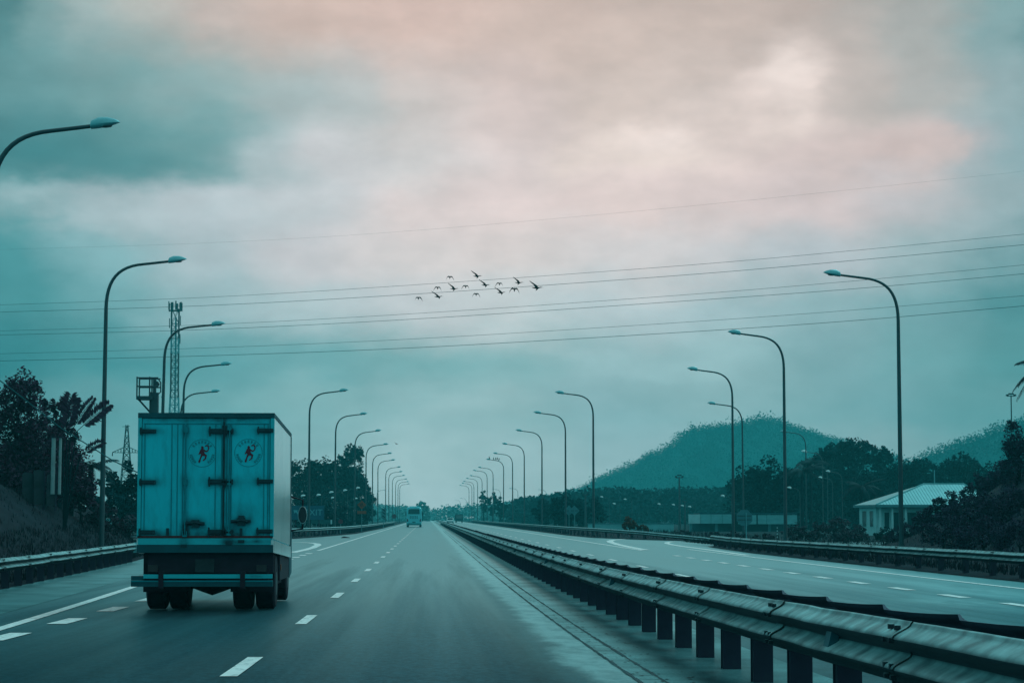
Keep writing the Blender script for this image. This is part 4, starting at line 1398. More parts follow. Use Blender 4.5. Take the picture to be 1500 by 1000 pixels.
# ------------------------------------------------------------------ power lines
GW = 'power lines crossing over the road'
WL = [([(0, 365.5), (300, 356), (590, 339), (1000, 303), (1430, 258.5), (1500, 250.5)], 0.0042, 'thin earth wire highest above the road'),
      ([(0, 446.5), (300, 435.5), (610, 417), (1000, 389), (1250, 367), (1500, 343)], 0.013, 'topmost of the six power lines under the earth wire'),
      ([(0, 457), (300, 447.5), (610, 430.5), (1000, 403), (1250, 381.5), (1500, 358.5)], 0.016, 'second power line from the top, passing through the birds'),
      ([(0, 484.5), (300, 475.5), (610, 459), (1000, 432), (1250, 411.5), (1500, 388)], 0.013, 'upper line of the middle pair of power lines'),
      ([(0, 490.5), (300, 482.5), (610, 467), (1000, 441), (1250, 423), (1500, 401)], 0.016, 'lower line of the middle pair of power lines'),
      ([(0, 518), (300, 509.5), (610, 496), (1000, 472), (1250, 454), (1500, 433)], 0.013, 'upper line of the lowest pair of power lines'),
      ([(0, 528.5), (300, 521), (610, 509), (1000, 486.5), (1250, 469.5), (1500, 448)], 0.018, 'bottom power line, skimming the second lamp beyond the rail')]


def wire_depth(px):
    return 190 - 30 * px / 1500


for pts, r, lb in WL:
    q = [P(px, py, wire_depth(px)) for px, py in pts]
    a, b = q[0] + (q[0] - q[1]) * 0.5, q[-1] + (q[-1] - q[-2]) * 0.8
    full = [a] + q + [b]
    # one smooth cable through the points
    res = []
    for i in range(1, len(full) - 2):
        p0, p1, p2, p3 = full[i - 1], full[i], full[i + 1], full[i + 2]
        for k in range(8):
            t = k / 8
            res.append(0.5 * ((2 * p1) + (p2 - p0) * t + (2 * p0 - 5 * p1 + 4 * p2 - p3) * t * t + (3 * p1 - p0 - 3 * p2 + p3) * t ** 3))
    res = [a] + res + [q[-1], b]
    t = MB(); t.tube(res, r, 5)
    tag(t.build('power_line', M['wire']), lb, 'power line', GW)
t = MB(); t.tube([P(-30, 535, 75), P(20, 572, 75), P(90, 627, 75), P(165, 674, 75), P(260, 720, 78)], 0.02, 5)
tag(t.build('overhead_cable', M['wire']), 'slack cable slanting down through the embankment trees', 'cable')


# ------------------------------------------------------------------ towers
def bar(mb, a, b, r):
    mb.tube([a, b], r, 4)


def cell_tower():
    D_ = 520
    p = P(257, 446, D_)
    e = empty('cell_tower', (p.x - 0.0, D_, 0))
    tag(e, 'tall lattice phone tower with antennas at the top, behind the lorry', 'tower')
    H = p.z
    def hw(z):
        return 0.85 + 1.45 * max(0, 1 - z / (H * 0.62)) ** 1.1
    zs = [0]
    while zs[-1] < H - 3:
        zs.append(zs[-1] + max(1.7, hw(zs[-1]) * 1.7))
    zs[-1] = H - 1
    def col_at(z):
        y = VY - (z - EYE) * F / D_
        return 0 if y < 492 else 1 if y < 523 else 2 if y < 578 else 1
    mb = MB()
    for a, b in zip(zs, zs[1:]):
        mb.cur = col_at((a + b) / 2)
        wa, wb = hw(a), hw(b)
        cs = [(-1, -1), (1, -1), (1, 1), (-1, 1)]
        for i in range(4):
            (ax, ay), (bx, by) = cs[i], cs[(i + 1) % 4]
            bar(mb, (ax * wa, ay * wa, a), (ax * wb, ay * wb, b), 0.13)
            bar(mb, (ax * wa, ay * wa, a), (bx * wa, by * wa, a), 0.07)
            bar(mb, (ax * wa, ay * wa, a), (bx * wb, by * wb, b), 0.06)
            bar(mb, (bx * wa, by * wa, a), (ax * wb, ay * wb, b), 0.06)
    mb.build('lattice', [M['lattice'], M['lattice_pale'], M['lattice_red']], e)
    c = MB()
    c.tube([(0.2, -0.5, 0), (0.2, -0.5, H - 3)], 0.22, 6)
    c.build('cable_ladder', M['lattice_pale'], e)
    pl = MB()
    for z in (H - 1.4, H - 0.1):
        n = 14
        for k in range(n):
            a0, a1 = 2 * math.pi * k / n, 2 * math.pi * (k + 1) / n
            bar(pl, (1.5 * math.cos(a0), 1.5 * math.sin(a0), z), (1.5 * math.cos(a1), 1.5 * math.sin(a1), z), 0.06)
    pl.tube([(0, 0, H - 1.5), (0, 0, H - 1.35)], 1.45, 14)
    pl.build('platform', M['lattice'], e)
    f = None
    for k in range(9):
        a = 2 * math.pi * k / 9
        if f is None:
            b = MB(); b.box(-0.16, 0.16, -0.08, 0.08, -1.0, 1.0); f = b.build('antenna', M['lattice'], e); o = f
        else:
            o = f.copy(); col.objects.link(o); o.parent = e
        o.location = (1.55 * math.cos(a), 1.55 * math.sin(a), H - 0.6 + 0.3 * (k % 2)); o.rotation_euler = (0, 0, a + R(90))
    for (dx, z) in ((-1.2, H - 4.4), (1.3, H - 3.8), (1.25, H - 8.0)):
        o = f.copy(); col.objects.link(o); o.parent = e; o.location = (dx, -0.9, z); o.scale = (1.2, 1, 1.1)
    d = MB(); d.tube([(-2.5, -1.2, P(257, 582, D_).z), (-2.5, -1.6, P(257, 582, D_).z)], 0.35, 12); d.build('dish', M['lattice_pale'], e)


cell_tower()


def pylon():
    D_ = 420
    p = P(186, 622, D_)
    e = empty('transmission_pylon', (p.x, D_, 0))
    tag(e, 'steel lattice pylon with drooping arms behind the round tree', 'pylon')
    H = p.z
    mb = MB()
    def hw(z):
        return 0.18 + (H - z) * 0.072
    zs = [0, 3, 5.5, 7.6, 9.4, 11.0, 12.4, 13.6, 14.7, 15.7, 16.7, H]
    for a, b in zip(zs, zs[1:]):
        wa, wb = hw(a), hw(b)
        cs = [(-1, -1), (1, -1), (1, 1), (-1, 1)]
        for i in range(4):
            (ax, ay), (bx, by) = cs[i], cs[(i + 1) % 4]
            bar(mb, (ax * wa, ay * wa, a), (ax * wb, ay * wb, b), 0.085)
            bar(mb, (ax * wa, ay * wa, a), (bx * wb, by * wb, b), 0.05)
            bar(mb, (bx * wa, by * wa, a), (ax * wb, ay * wb, b), 0.05)
            bar(mb, (ax * wa, ay * wa, a), (bx * wa, by * wa, a), 0.05)
    mb.build('lattice', M['lattice'], e)
    z = P(186, 658, D_).z
    for sd in (-1, 1):
        c = MB()
        for yy in (-0.35, 0.35):
            bar(c, (sd * hw(z + 0.4), yy, z + 0.4), (sd * 2.65, 0, z - 0.55), 0.07)
            bar(c, (sd * hw(z - 0.6), yy, z - 0.6), (sd * 2.65, 0, z - 0.55), 0.07)
            for q in (0.25, 0.5, 0.75):
                bar(c, (sd * (hw(z) + (2.65 - hw(z)) * q), yy * (1 - q), z + 0.4 - 0.95 * q), (sd * (hw(z) + (2.65 - hw(z)) * q), yy * (1 - q), z - 0.6 + 0.05 * q), 0.05)
        arm = c.build('crossarm', M['lattice'], e)
        i_ = MB(); i_.tube([(sd * 2.6, 0, z - 0.55), (sd * 2.6, 0, z - 1.2)], [0.09, 0.12], 6); i_.build('insulator', M['lattice'], arm)
    t = MB(); bar(t, (-0.9, 0, H - 0.35), (0.5, 0, H - 0.2), 0.06); t.build('earth_arm', M['lattice'], e)


pylon()

# maintenance platform on a gantry column beside the exit
D_ = 112.0
a = P(226, 757, D_)
e = empty('gantry_platform', (a.x, D_, bz(D_) - 0.1))
tag(e, 'railed maintenance platform on a thick column above the lorry roof', 'gantry')
zq = lambda py: P(226, py, D_).z - bz(D_) + 0.1
xq = lambda px: P(px, 600, D_).x - a.x
t = MB(); t.box(xq(222), xq(232), -0.2, 0.2, 0, zq(575)); t.box(xq(219), xq(223), -0.12, 0.12, zq(640), zq(574)); t.build('column', M['pole'], e)
t = MB(); t.box(xq(201), xq(224), -0.5, 0.5, zq(585.5), zq(580.5)); t.build('deck', M['pole'], e)
t = MB()
for yy in (-0.47, 0.47):
    for px in (202, 220.5):
        t.tube([(xq(px), yy, zq(581)), (xq(px), yy, zq(552.5))], 0.04, 6)
    for py in (554, 566.5):
        t.tube([(xq(201), yy, zq(py)), (xq(233), yy, zq(py))], 0.035, 6)
t.tube([(xq(226.5), -0.1, zq(577)), (xq(226.5), -0.1, zq(553))], 0.085, 8)
t.build('railing', M['pole'], e)
t = MB(); t.tube([(xq(203), 0, zq(585)), (xq(223), 0, zq(607))], 0.05, 6); t.build('brace', M['pole'], e)
t = MB(); t.tube([(xq(229), -0.2, zq(562)), (xq(229), 0.2, zq(562))], 0.13, 14); t.tube([(xq(232), 0, zq(556)), (xq(235), 0, zq(560)), (xq(235), 0, zq(574)), (xq(231), 0, zq(577))], 0.035, 6); t.build('camera_box', M['pole'], e)

# ------------------------------------------------------------------ lorry
def grime_spots(m, spots, c, amount):
    '''old grease and road dirt that has spread round the ironwork of the doors'''
    nt = m.node_tree
    L = nt.links.new
    b = nt.nodes['Principled BSDF']
    src = b.inputs['Base Color'].links[0].from_socket
    tc = N(nt, 'ShaderNodeTexCoord')
    nv = N(nt, 'ShaderNodeTexNoise')
    nv.inputs['Scale'].default_value = 5.0
    nv.inputs['Detail'].default_value = 6
    L(tc.outputs['Object'], nv.inputs['Vector'])
    sp = N(nt, 'ShaderNodeSeparateXYZ')
    L(tc.outputs['Object'], sp.inputs[0])

    def mt(op, a, q, clamp=False):
        n = N(nt, 'ShaderNodeMath', operation=op, use_clamp=clamp)
        for k, v in enumerate((a, q)):
            if isinstance(v, (int, float)):
                n.inputs[k].default_value = v
            else:
                L(v, n.inputs[k])
        return n.outputs[0]
    tot = None
    for (x, z, rx, rz, k) in spots:
        dx = mt('DIVIDE', mt('SUBTRACT', sp.outputs['X'], x), rx)
        dz = mt('DIVIDE', mt('SUBTRACT', sp.outputs['Z'], z), rz)
        g = mt('MULTIPLY', mt('POWER', 2.718, mt('MULTIPLY', mt('ADD', mt('MULTIPLY', dx, dx), mt('MULTIPLY', dz, dz)), -1.0)), k)
        tot = g if tot is None else mt('ADD', tot, g)
    nr = N(nt, 'ShaderNodeMapRange')
    nr.inputs['From Min'].default_value = 0.3
    nr.inputs['From Max'].default_value = 0.65
    nr.inputs['To Min'].default_value = 0.3
    nr.inputs['To Max'].default_value = 1.2
    L(nv.outputs['Fac'], nr.inputs['Value'])
    f = mt('MULTIPLY', mt('MULTIPLY', tot, nr.outputs['Result']), amount, True)
    mx = N(nt, 'ShaderNodeMix', data_type='RGBA')
    L(f, mx.inputs['Factor'])
    L(src, mx.inputs['A'])
    mx.inputs['B'].default_value = (*c, 1)
    L(mx.outputs['Result'], b.inputs['Base Color'])


TD = 36.5
TS = F / TD
TX = (303.5 - VX) / TS
tx = lambda zx: (zx / 3.124 + 190 - 303.5) / TS
tz = lambda zy: EYE - ((590 + zy / 3.124) - VY) / TS - bz(TD)
TLEN = 4.6
lor = empty('box_lorry', (TX, TD, bz(TD)))
tag(lor, 'teal box lorry driving ahead with two round emblems on its rear doors', 'lorry')


class TB(MB):
    """lorry body pieces: the body sits nose-down, so its height falls along its length"""
    def build(s, *a, **k):
        s.v = [(x, y, z - 0.035 * y) for x, y, z in s.v]
        return super().build(*a, **k)


_sp = []
for zy in (133, 364, 590):
    _sp += [(tx(92), tz(zy), 0.22, 0.07, 0.9), (tx(622), tz(zy - 4), 0.2, 0.07, 0.9), (tx(428), tz(zy), 0.26, 0.10, 1.1), (tx(262), tz(zy), 0.07, 0.16, 0.9)]
_sp += [(tx(310), tz(552), 0.20, 0.11, 1.1), (tx(515), tz(540), 0.2, 0.12, 1.1), (tx(262), tz(480), 0.06, 0.4, 0.6), (tx(350), tz(606), 1.4, 0.07, 0.8), (tx(437), tz(300), 0.05, 1.2, 0.6), (tx(540), tz(488), 0.25, 0.12, 0.35), (tx(150), tz(80), 0.8, 0.05, 0.6), (tx(480), tz(80), 0.8, 0.05, 0.7)]
grime_spots(M['truck'], _sp, (0.002, 0.055, 0.075), 0.85)
grime_spots(M['truck_pale'], [(tx(260), tz(640), 0.1, 0.12, 1), (tx(462), tz(640), 0.12, 0.12, 1), (tx(560), tz(632), 0.35, 0.04, 0.9), (tx(600), tz(788), 0.2, 0.03, 0.7)], (0.002, 0.06, 0.08), 0.9)
BX0, BX1, BZ0, BZ1 = tx(49), tx(661), tz(682), tz(52)
b = TB(); b.box(BX0 + 0.02, BX1 - 0.02, 0.03, TLEN, BZ0 + 0.02, BZ1 - 0.02); box = b.build('cargo_box', M['truck'], lor)
b = TB(); b.box(BX1 - 0.019, BX1 + 0.004, 0.05, TLEN - 0.05, BZ0 + 0.22, BZ1 - 0.06); sp_ = b.build('side_panel', M['truck_side'], box)
b = TB(); b.box(BX0 - 0.004, BX0 + 0.019, 0.05, TLEN - 0.05, BZ0 + 0.22, BZ1 - 0.06); b.build('side_panel', M['truck_side'], box)
b = TB()
b.box(BX1 - 0.03, BX1 + 0.012, 0.0, TLEN, BZ0, BZ0 + 0.2); b.box(BX0 - 0.012, BX0 + 0.03, 0.0, TLEN, BZ0, BZ0 + 0.2)
b.build('side_rail', M['truck_side'], box)
b = TB()                                                # aluminium edge trims
b.box(BX0 - 0.012, BX1 + 0.012, -0.03, 0.045, tz(72), BZ1 + 0.01)
for x0, x1 in ((BX0 - 0.012, BX0 + 0.04), (BX1 - 0.035, BX1 + 0.012)):
    b.box(x0, x1, 0.06, TLEN, BZ1 - 0.055, BZ1 + 0.008)
b.box(BX1 - 0.03, BX1 + 0.014, TLEN - 0.045, TLEN + 0.01, BZ0 + 0.2, BZ1 - 0.06)
b.build('top_trim', M['truck_trim'], box)
b = TB()
for x0, x1 in ((BX0 - 0.010, tx(63)), (tx(648), BX1 + 0.010)):
    b.box(x0, x1, -0.028, 0.04, tz(612), tz(73))
b.build('corner_post', M['truck_pale'], box)
# two leaves of the rear door, each with its raised ribs
for (x0, x1, ribs, lbl) in ((tx(66), tx(428), (tx(78), tx(200), tx(226), tx(250), tx(398)), None), (tx(432), tx(646), (tx(450), tx(470), tx(618), tx(636)), None)):
    b = TB(); b.box(x0, x1, -0.012, 0.03, tz(606), tz(76)); d = b.build('rear_door', M['truck'], lor)
    r_ = TB()
    for x in ribs:
        r_.box(x - 0.007, x + 0.007, -0.021, -0.012, tz(604), tz(98))
    r_.box(x0 + 0.02, x1 - 0.02, -0.019, -0.012, tz(101), tz(96))
    r_.build('seam', M['seam'], d)
    s_ = TB(); s_.box(x1 - 0.012, x1 + 0.012, -0.024, -0.012, tz(606), tz(77)); s_.build('seal', M['seam'], d)
# hinges
def hinge(x0, x1, zy, k=1.0):
    b = TB()
    zc = tz(zy)
    b.box(x0, x1, -0.04, -0.012, zc - 0.032 * k, zc + 0.032 * k)
    b.box(x0 + 0.02, x1 - 0.03, -0.05, -0.041, zc - 0.018, zc + 0.014)
    b.tube([(x0 + 0.02, -0.045, zc - 0.06 * k), (x0 + 0.02, -0.045, zc + 0.06 * k)], 0.013, 8)
    b.tube([(x1 - 0.02, -0.04, zc - 0.03), (x1 - 0.02, -0.04, zc + 0.03)], 0.02, 8)
    b.build('hinge', M['hinge'], lor)
for zy in (133, 364, 590):
    hinge(tx(54), tx(128), zy)
    hinge(tx(586), tx(660), zy - 4)
for zy in (133, 362, 590):
    hinge(tx(366), tx(478), zy, 1.3)
# lock rods with their keepers, handles
for zx, za, zb in ((263, 612, 96), (437, 606, 90), (462, 606, 96)):
    b = TB(); b.tube([(tx(zx), -0.04, tz(za)), (tx(zx), -0.04, tz(zb))], 0.013, 8)
    for zz in (za - 14, 365, zb + 30):
        b.box(tx(zx) - 0.035, tx(zx) + 0.035, -0.05, -0.012, tz(zz) - 0.045, tz(zz) + 0.045)
    b.build('lock_rod', M['seam'] if zx != 437 else M['hinge'], lor)
for zx, zy in ((310, 551), (518, 541)):
    b = TB()
    b.box(tx(zx - 46), tx(zx + 42), -0.05, -0.02, tz(zy + 7), tz(zy - 7))
    b.box(tx(zx - 16), tx(zx + 18), -0.07, -0.012, tz(zy + 18), tz(zy - 16))
    b.tube([(tx(zx - 40), -0.06, tz(zy)), (tx(zx + 4), -0.085, tz(zy - 4)), (tx(zx + 30), -0.07, tz(zy + 3))], 0.016, 8)
    if zx == 518:
        b.box(tx(505), tx(532), -0.055, -0.012, tz(538), tz(515))
    b.build('door_handle', M['hinge'], lor)
for zx in (185, 262, 437, 517):
    b = TB(); b.box(tx(zx - 6), tx(zx + 6), -0.05, -0.015, tz(603), tz(572)); b.build('rod_keeper', M['hinge'], lor)
# sill bands below the doors
b = TB(); b.box(BX0, BX1, -0.028, 0.03, tz(616), tz(606)); b.build('reflective_strip', M['redline'], lor)
b = TB(); b.box(BX0 + 0.01, BX1 - 0.03, -0.022, 0.03, tz(646), tz(617)); b.build('sill_plate', M['truck_pale'], lor)
b = TB(); b.box(BX0 - 0.006, BX1 + 0.006, -0.034, 0.05, BZ0, tz(647)); b.build('rear_sill', M['truck_trim'], lor)
for zx, zy in ((260, 652), (462, 640), (518, 632)):
    b = TB(); b.box(tx(zx - 14), tx(zx + 14), -0.05, -0.02, tz(zy + 7), tz(zy - 7)); b.build('sill_catch', M['hinge'], lor)
# emblems: thin ring, arched line of marks, red runner holding a bow
RUN = [(-0.30, -0.62), (-0.20, -0.70), (-0.14, -0.62), (-0.10, -0.36), (0.02, -0.18), (0.20, -0.22), (0.16, -0.38), (0.02, -0.50), (0.06, -0.57), (0.26, -0.42), (0.33, -0.14), (0.16, -0.02), (0.13, 0.14), (0.28, 0.06), (0.42, 0.16), (0.50, 0.36), (0.44, 0.54), (0.30, 0.60), (0.16, 0.52), (0.20, 0.46), (0.32, 0.52), (0.40, 0.42), (0.40, 0.26), (0.28, 0.16), (0.14, 0.26), (0.07, 0.30), (0.09, 0.42), (0.03, 0.50), (-0.05, 0.50), (-0.10, 0.42), (-0.07, 0.32), (-0.15, 0.24), (-0.22, 0.05), (-0.28, -0.06), (-0.25, -0.12), (-0.14, -0.02), (-0.10, -0.10), (-0.14, -0.22), (-0.20, -0.40)]


def emblem(zx, zy, r):
    cx, cz = tx(zx), tz(zy)
    g = TB()
    n = 40
    for k in range(n):
        a0, a1 = 2 * math.pi * k / n, 2 * math.pi * (k + 1) / n
        g.prism([(cx + q * math.cos(w), cz + q * math.sin(w)) for q, w in ((r * 0.97, a0), (r * 0.97, a1), (r, a1), (r, a0))], -0.0165, -0.012)
    em = g.build('emblem', M['ink'], lor)
    t_ = TB()
    rq = random.Random(4)
    for (w0, w1, cnt) in ((R(140), R(40), 7), (R(190), R(232), 5), (R(350), R(306), 5)):   # arched marks, too blurred to read
        for k in range(cnt):
            w = w0 + (w1 - w0) * k / (cnt - 1)
            px_, pz_ = cx + r * 0.80 * math.cos(w), cz + r * 0.80 * math.sin(w)
            tx_, tz_ = math.sin(w), -math.cos(w)
            hw, hh = r * 0.055, r * 0.10
            for (u0, u1, v0, v1) in ((-1, -0.4, -1, 1), (0.35, 0.9, -1, 1), (-0.4, 0.35, 0.45, 1.0) if k % 2 else (-0.4, 0.35, -0.3, 0.3)):
                pts = []
                for (u, v) in ((u0, v0), (u1, v0), (u1, v1), (u0, v1)):
                    pts.append((px_ + tx_ * u * hw + math.cos(w) * v * hh, pz_ + tz_ * u * hw + math.sin(w) * v * hh))
                t_.prism(pts, -0.0165, -0.012)
    t_.build('lettering', M['ink'], em)
    f_ = TB()
    poly = [(cx + x * r * 1.0 + r * 0.02, cz + z * r * 1.0) for x, z in RUN]
    f_.prism(poly, -0.018, -0.012)
    f_.build('runner_figure', M['red'], em)


emblem(337, 232, 0.225)
emblem(547, 230, 0.225)
# chassis, bumper, plate, lamps
b = MB(); b.box(-0.55, -0.40, 0.1, 6.3, 0.72, 0.95); b.box(0.40, 0.55, 0.1, 6.3, 0.72, 0.95)
for y in (0.15, 1.1, 2.4, 3.8, 5.2):
    b.box(-0.40, 0.40, y, y + 0.1, 0.74, 0.93)
b.box(-0.93, 1.0, 0.25, 0.32, 0.42, 0.99); b.box(tx(94), tx(664), 0.08, 0.15, tz(775), BZ0 + 0.0)
b.build('chassis', M['chassis'], lor)
b = MB(); b.box(tx(83), tx(662), -0.16, -0.06, tz(797), tz(779)); b.build('bumper_bar', M['truck_pale'], lor)
b = MB(); b.box(tx(27), tx(664), -0.14, -0.04, tz(834), tz(806)); b.box(tx(27), tx(84), -0.13, -0.05, tz(805), tz(786)); b.build('underrun_guard', M['truck_trim'], lor)
b = MB(); b.box(tx(27), tx(664), -0.15, -0.14, tz(813), tz(806)); b.build('guard_edge', M['seam'], lor)
for zx in (162, 529):
    b = MB(); b.box(tx(zx - 11), tx(zx + 11), -0.175, -0.03, tz(842), tz(766)); b.build('bumper_bracket', M['chassis'], lor)
b = MB(); b.box(tx(312), tx(398), -0.05, -0.03, tz(770), tz(712)); b.build('licence_plate', mat('dirty_plate', (0.016, 0.028, 0.034), 0.6, 0, 0.3, 0.3, 9), lor)
for zx in (120, 610):
    b = MB(); b.box(tx(zx - 22), tx(zx + 22), -0.02, 0.02, tz(768), tz(738)); b.build('tail_lamp', mat('dim_tail_lamp', (0.03, 0.018, 0.022), 0.3, 0, 0.5, 0.2, 9), lor)
# axle with differential, wheels, mudguards
b = MB()
rings = []
for x, q in ((-0.65, 0.07), (-0.3, 0.09), (-0.17, 0.14), (0, 0.2), (0.17, 0.14), (0.3, 0.09), (0.65, 0.07)):
    rings.append([(x, 1.35 + q * math.cos(2 * math.pi * k / 14), 0.42 + q * math.sin(2 * math.pi * k / 14)) for k in range(14)])
b.loft(rings)
for sx in (-1, 1):
    b.box(sx * 0.42 - 0.05, sx * 0.42 + 0.05, 0.9, 1.9, 0.36, 0.44)
    b.tube([(sx * 0.42, 1.35, 0.3), (sx * 0.42, 1.35, 0.5)], 0.06, 8)
b.build('rear_axle', M['chassis'], lor)
for (x0, x1) in ((-1.06, -0.73), (-0.69, -0.36), (0.36, 0.69), (0.73, 1.06)):
    b = MB(); b.wheel(x0, x1, 1.35, 0.455, 0.455); w_ = b.build('wheel', M['rubber'], lor, smooth=False)
    b = MB(); b.wheel(x0 + 0.02, x1 + 0.006 if x1 > 0 else x1 - 0.02, 1.35, 0.42, 0.22, 18); b.build('rim', M['rim'], w_)
for (x0, x1) in ((-1.0, -0.76), (0.76, 1.0)):
    b = MB(); b.wheel(x0, x1, 5.35, 0.42, 0.42); w_ = b.build('wheel', M['rubber'], lor)
    b = MB(); b.wheel(x0 + 0.02, x1 + 0.006 if x1 > 0 else x1 - 0.02, 5.35, 0.42, 0.22, 18); b.build('rim', M['rim'], w_)
for sx in (-1, 1):
    b = MB(); b.box(sx * 0.71 - 0.36, sx * 0.71 + 0.36, 0.72, 0.74, 0.30, 0.98); b.build('mud_flap', M['rubber'], lor)
    b = MB(); b.box(sx * 1.04 - 0.03, sx * 1.04 + 0.03, 2.0, 4.5, 0.45, 0.9)
    b.box(sx * 0.78 - 0.22, sx * 0.78 + 0.22, 2.3, 3.5, 0.38, 0.9); b.build('side_guard', M['chassis'], lor)
b = MB(); b.box(1.071, 1.085, 2.1, 2.2, 0.62, 0.72); b.build('side_reflector', M['orange'], lor)
# cab ahead of the box
b = TB()
cab = [(4.72, 0.95), (4.72, 2.75), (5.1, 2.9), (5.9, 2.86), (6.35, 2.05), (6.5, 1.4), (6.5, 0.7), (5.85, 0.6), (5.75, 0.95), (4.95, 0.95)]
b.prism_x(cab, -1.0, 1.0)
cb = b.build('cab', M['lorry'], lor)
b = TB(); b.prism_x([(5.95, 2.72), (6.345, 2.06), (6.365, 2.08), (5.965, 2.76)], -0.9, 0.9); b.build('windscreen', M['glass'], cb)
for sx in (-1, 1):
    b = TB(); b.prism_x([(5.1, 2.0), (5.1, 2.65), (5.8, 2.65), (6.15, 2.05)], sx * 1.002 - 0.005, sx * 1.002 + 0.005); b.build('side_window', M['glass'], cb)
    b = MB()
    mx_ = (P(443, 754, TD + 5.9).x - TX) if sx > 0 else -(P(443, 754, TD + 5.9).x - TX) 
    mz_ = P(443, 754, TD + 5.9).z - bz(TD)
    b.disc_y(mx_, mz_, 0.085, 5.89, 5.97, 24, 0.165); mr_ = b.build('wing_mirror', M['mirror_rim'], lor)
    b = MB(); b.disc_y(mx_ + 0.006, mz_ + 0.003, 0.074, 5.872, 5.889, 24, 0.152); b.build('mirror_glass', M['mirror'], mr_)
    b = MB(); b.tube([(sx * 0.98, 5.98, mz_ + 0.35), (mx_, 5.99, mz_ + 0.28), (mx_, 5.98, mz_ - 0.25), (sx * 0.98, 5.98, mz_ - 0.3)], 0.018, 6); b.build('mirror_arm', M['chassis'], mr_)


# ------------------------------------------------------------------ coach, car, far lorry
def coach():
    D_ = 364.0
    s = F / D_
    x = (606.5 - VX) / s
    e = empty('coach', (x, D_, 0))
    tag(e, 'pale blue coach with ladder of vents on its tail, far up the road', 'coach')
    W, Ht = 1.22, 3.2
    b = MB()
    sec = lambda y, k: [(-W * k, y, 0.35), (-W, y, 0.9), (-W, y, 2.7), (-W * 0.94, y, 3.05), (-W * 0.75, y, Ht), (W * 0.75, y, Ht), (W * 0.94, y, 3.05), (W, y, 2.7), (W, y, 0.9), (W * k, y, 0.35)]
    b.loft([[(q[0] * 0.96, q[1], 0.1 * 1.7 + q[2] * 0.92) for q in sec(0, 0.97)], sec(0.18, 0.98), sec(10.2, 0.98), [(q[0] * 0.95, q[1], q[2] * 0.95) for q in sec(10.6, 0.97)]])
    b.build('body', M['bus'], e)
    b = MB(); b.prism([(-0.92, 2.1), (0.92, 2.1), (0.88, 2.78), (0.7, 2.9), (-0.7, 2.9), (-0.88, 2.78)], -0.03, 0.02); b.build('rear_window', M['glass'], e)
    b = MB()
    for r_ in range(3):
        for c_ in range(5):
            b.box(-0.66 + c_ * 0.27, -0.46 + c_ * 0.27, -0.02, 0.02, 1.36 + r_ * 0.16, 1.44 + r_ * 0.16)
    b.build('vent_grille', M['lorry'], e)
    for sx in (-1, 1):
        b = MB(); b.prism([(sx * 1.12, 0.85), (sx * 1.15, 1.4), (sx * 0.98, 1.25), (sx * 0.9, 0.95)], -0.02, 0.03); b.build('tail_light', M['lampred'], e)
        b = MB(); b.box(sx * 1.38 - 0.1, sx * 1.38 + 0.1, 10.2, 10.35, 1.75, 2.45); b.tube([(sx * 1.15, 10.3, 2.6), (sx * 1.38, 10.3, 2.4)], 0.03, 6); b.build('wing_mirror', M['glass'], e)
        b = MB(); b.box(sx * W - 0.006, sx * W + 0.006, 0.8, 10.0, 1.7, 2.65); b.build('side_window', M['glass'], e)
        for y in (2.6, 8.2):
            b = MB(); b.wheel(min(sx * 1.2, sx * 0.85), max(sx * 1.2, sx * 0.85), y, 0.48, 0.48, 20); b.build('wheel', M['rubber'], e)
    b = MB(); b.box(-1.16, 1.16, -0.05, 0.1, 0.3, 0.62); b.build('bumper', M['bus_low'], e)
    b = MB(); b.box(-0.25, 0.25, -0.04, 0.0, 0.72, 0.86); b.build('licence_plate', M['lorry'], e)
    b = MB(); b.box(-0.75, 0.75, 1.2, 3.4, 3.19, 3.36); b.box(-0.7, 0.7, 0.2, 0.3, 3.15, 3.3); b.build('roof_unit', M['bus'], e)


coach()


def car():
    D_ = 560.0
    e = empty('white_car', (P(659.3, 757, D_).x, D_, 0))
    tag(e, 'small white car coming down the opposite carriageway', 'car')
    b = MB()
    b.prism_x([(-1.9, 0.3), (-1.95, 0.75), (-1.0, 0.92), (-0.35, 1.42), (1.1, 1.44), (1.8, 0.98), (1.98, 0.9), (1.98, 0.35)], -0.82, 0.82)
    b.build('body', M['white'], e)
    b = MB(); b.prism([(-0.7, 0.95), (0.7, 0.95), (0.6, 1.38), (-0.6, 1.38)], -1.02, -0.5)
    b.build('windscreen', M['glass'], e)
    b = MB(); b.box(-0.76, 0.76, -1.98, -1.9, 0.32, 0.5); b.build('bumper', M['lorry'], e)
    for sx in (-1, 1):
        b = MB(); b.box(sx * 0.62 - 0.14, sx * 0.62 + 0.14, -1.97, -1.9, 0.6, 0.74); b.build('headlight', M['head'], e)
        for y in (-1.2, 1.25):
            b = MB(); b.wheel(min(sx * 0.84, sx * 0.64), max(sx * 0.84, sx * 0.64), y, 0.31, 0.31, 16); b.build('wheel', M['rubber'], e)


car()


